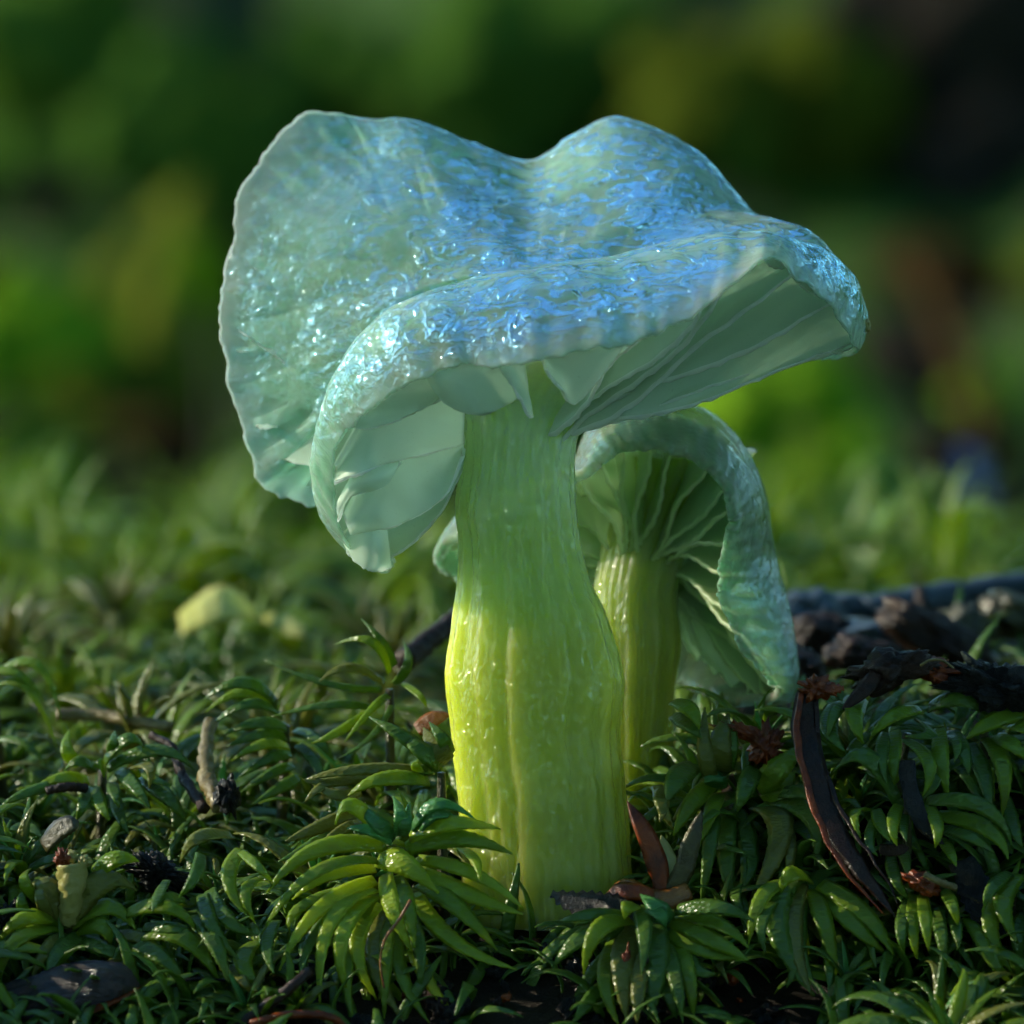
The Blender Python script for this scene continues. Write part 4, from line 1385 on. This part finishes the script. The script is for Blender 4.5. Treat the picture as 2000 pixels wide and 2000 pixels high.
# ---- low dark growth that fills the gaps between the shoots
ur = random.Random(41)
V, F, off = [], [], 0
for q in range(5200):
    xx, yy = ur.uniform(-2.9, 2.9), ur.uniform(-2.1, 3.5)
    if not clear_of_stems(xx, yy, -0.08) or (yy < -0.75 and -1.35 < xx < 1.8 and ur.random() < 0.85) or (yy > 0.5 and xx > 0.9 and ur.random() < 0.8):
        continue
    co, n = leaf_np[ur.choice((1, 2, 3, 4))]
    s = ur.uniform(0.5, 0.95)
    m = frame_of(Vector((ur.uniform(-.6, .6), ur.uniform(-.9, .3), 1)), ur.uniform(0, 6.28))
    V.append(co * s @ np.array(m).T + np.array((xx, yy, G(xx, yy) - 0.02)))
    F += grid_faces(n, 8, True, off)
    off += len(co)
o = obj('moss_undergrowth', np.concatenate(V), F, M['leaf_dark'])
tag(o, 'low dark moss growth filling gaps between the shoots', None, kind='stuff')
# ------------------------------------------------------------------ forest litter
def strap(name, label, cat, pts, W, mat, thick=0.35, teeth=0.0, blunt=0.3, parent=None, group=None, n=40, view=VIEW, teethn=None):
    """long flat piece along a traced line"""
    w = [P(*p) for p in pts]
    cv = catmull(w, n)
    sd = -Vector(cv[-1] - cv[0]).cross(view)
    V, F = leaf_mesh(cv, tuple(sd), W * FRAME / 2000, thick=thick, teeth=teeth, blunt=blunt)
    V = [np.array(v) + 0.010 * noise.noise(Vector(v) * 9) for v in V]
    o = obj(name, V, F, mat, parent)
    if parent is None:
        tag(o, label, cat, group)
    return o


def lump(name, label, cat, c, size, mat, rough=0.35, freq=2.0, seed=0.0, rot=0.0, group=None, sub=4, parent=None, tilt=0.0):
    """rough crumb or flake: broken, angular outline"""
    import bmesh
    bm = bmesh.new()
    bmesh.ops.create_icosphere(bm, subdivisions=sub, radius=1.0)
    c = Vector(c)
    mr = Matrix.Rotation(rot, 3, 'Y') @ Matrix.Rotation(tilt, 3, 'X')
    V = []
    for v in bm.verts:
        p = v.co.copy()
        d = 1 + rough * noise.noise(p * freq + Vector((seed, 0, 0))) + rough * 0.7 * noise.noise(p * freq * 3 + Vector((0, seed, 0))) + rough * 0.45 * noise.noise(p * freq * 8 + Vector((0, 0, seed)))
        cell = noise.cell(p * freq * 1.7 + Vector((seed, seed, 0)))
        d += rough * 0.10 * (cell - 0.5)
        V.append(mr @ Vector((p.x * size[0], p.y * size[1], p.z * size[2])) * d + c)
    F = [tuple(v.index for v in f.verts) for f in bm.faces]
    bm.free()
    o = obj(name, V, F, mat, parent, smooth=True)
    if parent is None:
        tag(o, label, cat, group)
    return o


def twig(name, label, pts, r0, r1, mat, rough=0.5, group=None, cat='twig', n=34, parent=None):
    V, F = tube([P(*p) for p in pts], r0, r1, n, 10, rough, seed=pts[0][0] * 0.01)
    o = obj(name, V, F, mat, parent)
    if parent is None:
        tag(o, label, cat, group)
    return o


# long dark needle lying down the bank on the right
nd = thing('needle_leaf', 'long curved dark brown needle leaf with glossy edges lying down the right bank', 'leaf', P(1750, 1785, -0.75))
strap('blade', None, None, [(1578, 1350, -0.28), (1572, 1420, -0.36), (1590, 1510, -0.5), (1625, 1610, -0.62), (1680, 1700, -0.74), (1752, 1790, -0.8)], 27, M['needle'], 0.22, parent=nd)
strap('rim', None, None, [(1566, 1352, -0.30), (1556, 1430, -0.39), (1572, 1520, -0.53), (1606, 1620, -0.66), (1660, 1712, -0.78), (1735, 1790, -0.84)], 7, M['redbrown'], 0.8, parent=nd)
strap('rim', None, None, [(1594, 1360, -0.30), (1600, 1450, -0.40), (1622, 1530, -0.53), (1660, 1610, -0.65), (1712, 1690, -0.77), (1762, 1780, -0.83)], 5, M['needle'], 0.8, parent=nd)
lump('crumb', None, None, P(1592, 1345, -0.30), (0.07, 0.05, 0.05), M['redbrown'], 0.9, 2.2, 3.3, parent=nd)
strap('torn_tip', None, None, [(1590, 1350, -0.3), (1620, 1345, -0.3), (1650, 1342, -0.28)], 10, M['redbrown'], 0.5, 0.6, parent=nd, n=14)
strap('needle_leaf', 'slim blue-black leaf curving between moss shoots right of the long needle', 'leaf', [(1772, 1485, -0.42), (1775, 1530, -0.5), (1795, 1590, -0.56), (1825, 1630, -0.6), (1845, 1648, -0.6)], 18, M['black'], 0.35)
strap('leaf_flake', 'blue-black pointed flake with frayed top on the right bank', 'leaf', [(1878, 1680, -0.55), (1895, 1720, -0.62), (1920, 1780, -0.7), (1962, 1830, -0.75)], 30, M['black'], 0.4, 0.25, n=26)
lump('bark_scrap', 'glossy dark bark scrap with pointed end on the moss right of the hooded cap', 'bark', P(1735, 1310, -0.10), (0.20, 0.12, 0.085), M['bark'], 0.55, 1.6, 1.1, R(-18))
strap('bark_scrap', 'pointed dark red bark sliver sticking out below the glossy bark scrap', 'bark', [(1715, 1312, -0.2), (1685, 1350, -0.26), (1645, 1385, -0.28)], 16, M['bark'], 0.5, n=16)
lump('bark_scrap', 'reddish crumbly bark bridge between glossy scrap and black soil lump', 'bark', P(1825, 1312, -0.05), (0.13, 0.08, 0.05), M['redbrown'], 0.8, 2.2, 5.1, R(10))
lump('soil_lump', 'rough black wet soil lump at right above arching moss leaves', 'soil', P(1945, 1345, -0.05), (0.24, 0.14, 0.11), M['black'], 0.55, 2.4, 7.7, R(12), sub=5)
twig('fibre', 'thin yellow fibre looping over the reddish bark', [(1798, 1300, -0.22), (1815, 1290, -0.24), (1840, 1290, -0.24), (1862, 1305, -0.2)], 0.008, 0.006, M['straw'], 0.2)
lump('crumb', 'red-brown branching crumb on the moss below the hooded cap', 'crumb', P(1497, 1462, -0.15), (0.065, 0.045, 0.075), M['redbrown'], 1.1, 2.4, 2.2)
lump('crumb', 'red-brown knobbly crumb bar beside the branching crumb', 'crumb', P(1450, 1430, -0.12), (0.10, 0.035, 0.03), M['redbrown'], 0.9, 2.6, 9.2, R(14))
strap('bark_chip', 'small square dark red bark chip lying level right of the long needle', 'bark', [(1718, 1658, -0.62), (1745, 1660, -0.62), (1775, 1656, -0.62)], 12, M['bark'], 0.7, 0.1, 1.5, n=14)
lump('bark_chip', 'red-brown rolled bark chip under the small square chip', 'bark', P(1800, 1725, -0.68), (0.085, 0.05, 0.04), M['redbrown'], 0.6, 1.8, 4.4, R(25))
twig('twig', 'short pale olive twig stub lying on the rolled bark chip', [(1805, 1707, -0.76), (1835, 1722, -0.77), (1868, 1735, -0.76)], 0.016, 0.018, M['straw'], 0.3)
# scrap of a dead leaf at the foot of the stem
ds = thing('leaf_scrap', 'dead brown curled leaf scrap with two upright red-brown points at stem foot', 'leaf', P(1290, 1755, -0.55))
strap('point', None, None, [(1295, 1745, -0.58), (1280, 1680, -0.60), (1258, 1620, -0.60), (1225, 1563, -0.56)], 21, M['redbrown'], 0.45, parent=ds, n=22)
strap('point', None, None, [(1305, 1748, -0.58), (1335, 1700, -0.60), (1352, 1640, -0.60), (1369, 1585, -0.58)], 19, M['olivebrown'], 0.45, 0.1, parent=ds, n=22)
strap('point', None, None, [(1292, 1742, -0.56), (1308, 1700, -0.56), (1300, 1660, -0.52), (1290, 1632, -0.50)], 17, M['bud'], 0.4, parent=ds, n=18)
strap('base_fold', None, None, [(1345, 1740, -0.62), (1300, 1758, -0.66), (1255, 1752, -0.66), (1225, 1735, -0.64), (1185, 1745, -0.62)], 22, M['amber'], 0.7, 0.05, 1.2, parent=ds, n=22)
strap('base_fold', None, None, [(1275, 1750, -0.68), (1240, 1742, -0.70), (1205, 1742, -0.68), (1182, 1755, -0.64)], 17, M['redbrown'], 0.8, 0.05, 1.2, parent=ds, n=18)
strap('leaf_scrap', 'black torn leaf scrap lying level in front of the stem foot', 'leaf', [(1285, 1790, -0.72), (1220, 1780, -0.74), (1150, 1765, -0.72), (1075, 1748, -0.62)], 26, M['black'], 0.3, 0.35, n=26)
twig('fibre', 'golden hair-thin fibre lying on leaves of the large bright shoot', [(802, 1758, -1.0), (780, 1795, -1.04), (752, 1835, -1.06), (743, 1880, -1.06), (750, 1930, -1.05)], 0.009, 0.005, M['amber'], 0.3)
lump('crumb', 'rusty granular crumb strip on leaf of the splayed moss shoot', 'crumb', P(1220, 1888, -1.0), (0.02, 0.02, 0.08), M['redbrown'], 0.6, 2.5, 1.9, R(8))
lump('crumb', 'dark rusty sliver on leaf of the splayed moss shoot', 'crumb', P(1258, 1873, -1.02), (0.018, 0.02, 0.05), M['bark'], 0.6, 2.5, 6.9, R(-15))
# left side
bf = thing('bark_flake', 'flat dark bark flake with blue sheen and red edge at the front left', 'bark', P(120, 1960, -1.05))
strap('face', None, None, [(-40, 1975, -1.0), (60, 1950, -1.06), (150, 1925, -1.08), (225, 1912, -1.05), (275, 1925, -0.98)], 46, M['flake'], 0.28, 0.05, 0.8, parent=bf, n=40)
strap('edge', None, None, [(-40, 2020, -1.06), (70, 2000, -1.1), (160, 1978, -1.12), (230, 1952, -1.08), (275, 1928, -1.0)], 9, M['redbrown'], 0.9, parent=bf, n=30)
twig('twig', 'dark red straight twig slanting up below the large bright shoot', [(460, 2010, -1.12), (520, 1965, -1.14), (560, 1935, -1.14), (606, 1895, -1.08)], 0.030, 0.026, M['needle'], 0.25)
twig('twig', 'dark red bent twig lying level along the front edge', [(490, 2000, -1.2), (560, 1982, -1.22), (640, 1985, -1.2), (680, 2010, -1.15)], 0.022, 0.018, M['redbrown'], 0.25)
twig('fibre', 'thin black bristly stalk over the flat moss leaves', [(290, 1952, -0.98), (330, 1925, -1.0), (380, 1912, -1.0), (440, 1915, -0.98)], 0.012, 0.006, M['black'], 0.6)
bd = thing('moss_bud', 'pale yellow tubular bud with ragged top cupped by olive moss leaves', 'bud', P(136, 1800, -0.62))
V, F = tube([P(134, 1800, -0.62), P(140, 1760, -0.66), P(142, 1725, -0.68), P(140, 1688, -0.68)], 0.055, 0.078, 22, 18, 0.3)
obj('tube', V, F, M['bud'], bd)
lump('cap_lobe', None, None, P(166, 1682, -0.68), (0.035, 0.03, 0.03), M['bud'], 0.3, 2, 1, parent=bd)
lump('cap_lobe', None, None, P(140, 1672, -0.66), (0.03, 0.03, 0.03), M['bud'], 0.3, 2, 2, parent=bd)
lump('debris', None, None, P(122, 1678, -0.72), (0.03, 0.03, 0.04), M['redbrown'], 0.8, 2.5, 3, parent=bd)
twig('twig', 'straw-coloured twig with peeling bark behind the black crumb', [(432, 1575, 0.0), (408, 1530, 0.15), (402, 1480, 0.4), (410, 1410, 0.7)], 0.045, 0.035, M['straw'], 0.6)
twig('twig', 'thin red-brown twig leaning beside the straw twig', [(400, 1580, 0.1), (360, 1520, 0.35), (335, 1460, 0.5), (295, 1435, 0.6)], 0.028, 0.02, M['bark'], 0.5)
lump('soil_crumb', 'shiny black soil crumb at end of the straw twig', 'crumb', P(446, 1556, -0.08), (0.055, 0.05, 0.085), M['black'], 0.55, 2.4, 8.0)
lump('soil_lump', 'blue-black granular soil lump between left moss shoots', 'soil', P(305, 1705, -0.35), (0.15, 0.08, 0.06), M['black'], 0.7, 2.6, 2.5, R(25), sub=5)
lump('soil_lump', 'small rusty black soil crumb by edge leaves at far left', 'soil', P(22, 1790, -0.6), (0.05, 0.04, 0.06), M['black'], 0.7, 2.6, 4.5)
strap('leaf_scrap', 'dry translucent seed husk with blue veins lying on left moss', 'leaf', [(85, 1655, -0.38), (110, 1625, -0.42), (140, 1608, -0.44), (155, 1602, -0.42)], 20, M['olivebrown'], 0.22, 0.1, n=20)
twig('twig', 'brown sunken twig lying under the star-shaped shoot', [(90, 1545, 0.25), (130, 1537, 0.25), (168, 1540, 0.3)], 0.022, 0.025, M['bark'], 0.4)
lump('crumb', 'yellow-green grain stuck to rim of the tall cap', 'crumb', P(1692, 636, -0.15), (0.02, 0.02, 0.03), M['bud'], 0.4, 2, 3)
for q in range(60):
    px, py = fr.uniform(0, 2000), fr.uniform(1640, 1995)
    if 850 < px < 1330 and py < 1760:
        continue
    p, d = hit(px, py, 0.05)
    s = fr.uniform(0.012, 0.035)
    lump('soil_crumb', 'tiny dark wet soil crumb scattered among the moss leaves', 'crumb', p, (s * 1.3, s, s), M['black'] if q % 3 else M['redbrown'], 0.7, 2.2, q * 1.3, q, group='tiny soil crumbs among the moss', sub=2)

def grit(src, count, lab, grp, seed):
    """tiny grains stuck to the side of the mushrooms that faces the camera"""
    gr_ = random.Random(seed)
    me = src.data
    base = src.parent.matrix_basis.translation if src.parent else Vector()
    k = 0
    while k < count:
        v = me.vertices[gr_.randrange(len(me.vertices))]
        if v.normal.y > -0.15:
            continue
        s_ = gr_.uniform(0.004, 0.010)
        lump('grit', lab, 'grit', v.co + base, (s_ * 1.4, s_, s_), M['bark'] if k % 2 else M['redbrown'], 0.6, 2.2, k * 2.1 + seed, k, group=grp, sub=1)
        k += 1


grit(c1, 16, 'tiny dark grain stuck to the cap of the tall mushroom', 'grains on the tall cap', 3)
grit([o for o in m1.children if o.name.startswith('stem')][0], 26, 'tiny dark grain stuck to the stem of the tall mushroom', 'grains on the tall stem', 5)
grit(c2, 8, 'tiny dark grain stuck to the hooded cap', 'grains on the hooded cap', 8)
for q in range(90):
    xx, yy = fr.uniform(-1.4, 1.9), fr.uniform(-1.7, -0.55)
    if not clear_of_stems(xx, yy, -0.05):
        continue
    s = fr.uniform(0.025, 0.065)
    lump('soil_crumb', 'wet black soil crumb on bare soil under the front shoots', 'crumb', (xx, yy, G(xx, yy) + s * 0.3), (s * 1.4, s, s * 0.8), M['black'] if q % 4 else M['bark'], 0.7, 2.2, q * 1.7 + 200, q, group='soil crumbs under the front shoots', sub=3)

# ------------------------------------------------------------------ middle distance, right: litter
twig('twig', 'weathered blue-grey twig lying across litter on the right, out of focus', [(1690, 1195, 4.2), (1780, 1178, 4.4), (1880, 1165, 4.6), (2060, 1145, 4.8)], 0.085, 0.10, M['greywood'], 0.3)
twig('twig', 'thin dark stub crossing the weathered twig', [(1795, 1150, 4.2), (1800, 1180, 4.1), (1808, 1215, 4.1)], 0.03, 0.04, M['bark'], 0.4)
for q, (px, py, d, sx, sz, mt, lab) in enumerate([
        (1575, 1195, 4.0, .22, .12, 'greywood', 'pale grey bark fragment in the litter, nearest the hooded cap'), (1640, 1190, 4.3, .20, .10, 'greywood', 'pale grey bark fragment in the litter beside the weathered twig'),
        (1700, 1240, 3.0, .30, .08, 'greywood', 'flat bluish bark plate lying below the weathered twig'), (1600, 1250, 3.0, .20, .14, 'bark', 'brown rotten bark fragment below the grey fragments'),
        (1690, 1280, 2.2, .22, .10, 'bark', 'dark rotten bark fragment behind the glossy scrap'), (1880, 1235, 3.2, .18, .14, 'olivebrown', 'round olive dead leaf out of focus behind the black soil lump'),
        (1970, 1200, 3.4, .16, .12, 'olivebrown', 'dull brown leaf scrap beside the round olive dead leaf'), (1560, 1300, 1.8, .16, .10, 'bark', 'dark bark crumb beside rim of the hooded cap'),
        (1830, 1250, 2.6, .34, .12, 'bark', 'long dark bark piece shaded under the weathered twig')]):
    lump('bark_fragment', lab, 'bark', P(px, py, d), (sx, 0.18, sz), M[mt], 0.32, 1.4, q * 2.3, R(-8 + 5 * q))
# left: pale petal and friends
for px_, py_, d_, nm_ in ((430, 1232, 5.05, 'pale yellow'), (565, 1245, 5.2, 'narrow cream')):
    t_ = P(px_, py_, d_)
    V, F = joined_shoot(br, t_.z - G(t_.x, t_.y) - 0.05, 26, (0, 0, 1), 0.9)
    o = obj('moss_shoot', V + np.array((t_.x, t_.y, G(t_.x, t_.y))), F, M['leaf'])
    tag(o, 'tall soft moss shoot holding up the %s fallen petal' % nm_, 'moss', 'shoots under the fallen petals')
pt = strap('fallen_petal', 'pale yellow fallen petal glowing out of focus on the moss at left', 'petal', [(350, 1222, 5.0), (400, 1190, 4.9), (450, 1176, 4.9), (512, 1212, 5.0)], 40, M['petal'], 0.16, 0.2, 0.5, n=20)
strap('fallen_petal', 'narrow cream petal lying right of the pale yellow petal', 'petal', [(520, 1200, 5.2), (560, 1222, 5.1), (605, 1245, 5.0)], 20, M['petal'], 0.4, 0.0, 0.8, n=16)
twig('twig', 'dull brown twig out of focus just left of the tall stem', [(790, 1290, 1.6), (840, 1250, 1.9), (900, 1200, 2.2)], 0.06, 0.05, M['bark'], 0.3)
strap('leaf_scrap', 'orange-brown dead leaf tip tucked behind the tall stem', 'leaf', [(815, 1425, 0.3), (845, 1405, 0.3), (880, 1395, 0.3)], 18, M['amber'], 0.4, n=14)
twig('twig', 'straw-coloured stem lying level behind the star-shaped shoot', [(110, 1395, 1.6), (190, 1398, 1.6), (260, 1408, 1.5), (335, 1420, 1.4)], 0.035, 0.03, M['straw'], 0.3)

# ------------------------------------------------------------------ the bank behind
def cushion(px, py, w, h, mat, name, label, cat='moss', dmin=45, spiky=0.16, seed=0.0):
    p, d = hit(px, py + h * 0.45, 0, dmin=dmin, dmax=220)
    k = FRAME / 2000 * (DIST + d) / DIST
    sx, sz = w / 2 * k, h * k
    import bmesh
    bm = bmesh.new()
    bmesh.ops.create_icosphere(bm, subdivisions=4, radius=1.0)
    V = []
    for v in bm.verts:
        q = v.co
        r = 1 + 0.55 * noise.noise(q * 1.5 + Vector((seed, 0, 0))) + spiky * noise.noise(q * 5 + Vector((0, seed, 0))) + spiky * noise.noise(q * 13 + Vector((0, seed, 0)))
        V.append(Vector((q.x * sx * r, q.y * sx * 0.7 * r, q.z * sz * 0.62 * r + sz * 0.35)) + p)
    F = [tuple(v.index for v in f.verts) for f in bm.faces]
    bm.free()
    o = obj(name, V, F, mat)
    tag(o, label, cat)
    return o


def herb(px, py, d, leaves, mat, label):
    """leafy seedling: leaves given as (dx, dy, length px, width px, angle deg)"""
    k = FRAME / 2000 * (DIST + d) / DIST
    c = P(px, py, d)
    foot = Vector((c.x, c.y, G(c.x, c.y) - 0.1))
    t = thing('seedling', label, 'plant', foot)
    V, F = tube([foot, (foot + c) / 2 + Vector((0.15, 0.05, 0)), c], 0.09, 0.06, 16, 8, 0.2)
    obj('stalk', V, F, M['stalk'], t)
    for (dx, dy, ln, w, ang) in leaves:
        b = c + Vector((dx * k, 0, -dy * k))
        a = R(ang)
        tip = b + Vector((math.cos(a) * ln * k, -0.25 * ln * k, math.sin(a) * ln * k))
        mid = (b + tip) / 2 + Vector((0, -0.05 * ln * k, 0.10 * ln * k))
        cv = bez3(b, mid, tip, 16)
        sd = -(Vector(tip) - b).cross(VIEW)
        V, F = leaf_mesh(cv, tuple(sd), w * k, thick=0.12, teeth=0.04, blunt=0.4)
        obj('leaf', V, F, mat, t)
    return t


BG = [  # px, py, w, h, material, what
    (150, 90, 420, 300, 'm_green', 'broad green moss cushion at the top left of the far bank'),
    (330, 250, 300, 260, 'm_green', 'mid green moss cushion high on the far bank'),
    (60, 690, 300, 240, 'm_bright', 'fresh green moss cushion low on the left of the far bank'),
    (330, 640, 280, 430, 'm_yellow', 'yellow-green upright moss cushion beside the tall cap'),
    (190, 800, 360, 200, 'm_olive', 'olive moss cushion beside brown litter on the far bank'),
    (300, 880, 260, 120, 'm_brown', 'brown leaf heap on the left of the far bank'),
    (240, 985, 200, 140, 'm_dark', 'dark rotten stump lump on the left of the far bank'),
    (470, 320, 260, 300, 'm_green', 'green moss cushion behind the left lobe of the tall cap'),
    (640, 160, 360, 220, 'm_green', 'wide green moss cushion above the tall cap'),
    (900, 150, 420, 240, 'm_green', 'wide deep green moss cushion above the saddle of the tall cap'),
    (1180, 130, 420, 240, 'm_green', 'deep green moss cushion above right hump of the tall cap'),
    (1400, 200, 330, 280, 'm_olive', 'olive green moss cushion right of the cap hump'),
    (1600, 190, 320, 300, 'm_olive', 'dull olive moss cushion on the right of the far bank'),
    (1930, 60, 460, 340, 'm_dark', 'wide dark soil hump at the top right of the far bank'),
    (1740, 50, 320, 240, 'm_dark', 'dark soil hump beside the wide one on the far bank'),
    (1930, 330, 360, 220, 'm_dark', 'dark earthy hump above the dull brown leaf heap'),
    (1850, 560, 320, 150, 'm_brown', 'dull brown leaf heap on the right of the far bank'),
    (1500, 830, 380, 280, 'm_bright', 'bright green moss cushion under the right lobe of the tall cap'),
    (1780, 720, 240, 160, 'm_dark', 'dark soil hump on the right of the far bank'),
    (60, 1010, 260, 220, 'm_bright', 'bright green moss cushion low at the left edge of the far bank'),
    (520, 1040, 300, 200, 'm_green', 'green moss cushion under the left lobe of the tall cap'),
    (760, 1150, 260, 160, 'm_green', 'green moss cushion just left of the tall stem'),
    (1640, 1010, 300, 260, 'm_bright', 'light green moss cushion right of the hooded cap'),
    (1960, 880, 120, 200, 'm_green', 'small green moss cushion at the right edge of the far bank'),
    (1900, 1080, 240, 120, 'm_green', 'low green moss cushion behind the weathered twig'),
]
for q, (px, py, w, h, mt, lab) in enumerate(BG):
    nm = {'m_brown': 'leaf_heap', 'm_dark': 'soil_hump'}.get(mt, 'moss_cushion')
    cushion(px, py, w, h, M[mt], nm, lab, 'litter' if mt == 'm_brown' else ('soil' if mt == 'm_dark' else 'moss'), seed=q * 3.7)
gr = random.Random(77)
for q in range(60):
    px, py = gr.uniform(-150, 2150), gr.uniform(-40, 1120)
    if px > 1650 and py < 700 and gr.random() < 0.7:
        continue
    w = gr.uniform(120, 320)
    mt = gr.choice(('m_green', 'm_green', 'm_green', 'm_bright' if py > 650 else 'm_olive', 'm_dark'))
    if (px > 1450 and py < 720) or (px < 380 and 360 < py < 560):
        mt = gr.choice(('m_dark', 'm_dark', 'm_dark', 'm_olive'))
    o = cushion(px, py, w, w * gr.uniform(0.35, 0.7), M[mt], 'moss_cushion' if mt != 'm_dark' else 'soil_hump', None, None, seed=q * 1.9 + 50)
    if mt == 'm_dark':
        tag(o, 'blurred small dark soil hump between cushions of the far bank', 'soil', 'small soil humps on the far bank')
    else:
        cn = {'m_green': 'deep green', 'm_bright': 'light green', 'm_olive': 'olive'}[mt]
        tag(o, 'blurred small %s moss cushion among the many on the far bank' % cn, 'moss', 'small %s cushions on the far bank' % cn)
herb(1545, 1080, 16, [(0, 0, 110, 40, 100), (10, 20, 90, 30, 60), (-10, 30, 80, 30, 130)], M['herb'], 'bright yellow-green seedling blurred right of the hooded cap')
herb(1720, 1030, 20, [(0, 0, 150, 70, 85), (20, -20, 120, 50, 40), (-20, 10, 110, 45, 150), (0, 60, 110, 55, 100)], M['herb_pale'], 'pale green broad-leaved seedling blurred on the right')
herb(400, 600, 60, [(0, 0, 160, 40, 100), (20, 40, 140, 34, 70)], M['herb'], 'tall yellow-green seedling blurred left of the tall cap')
herb(640, 1100, 13, [(0, 0, 130, 18, 95), (10, 20, 120, 16, 70), (-15, 20, 110, 16, 120)], M['herb'], 'thin grassy seedling blurred below left lobe of the tall cap')
strap('fallen_leaf', 'fallen leaf on the right with skylight blue painted into its colour', 'leaf', [(1890, 880, 40), (1905, 930, 39.5), (1930, 1000, 39)], 44, M['blue'], 0.15, 0, 0.6, n=16, view=Vector((0, -0.5, 0.86)))
twig('dead_stalk', 'slanting brown dead stalk blurred on the right of the far bank', [(1770, 480, 66), (1830, 600, 64), (1890, 740, 62), (1930, 860, 60)], 0.15, 0.2, M['m_brown'], 0.3, cat='stalk')
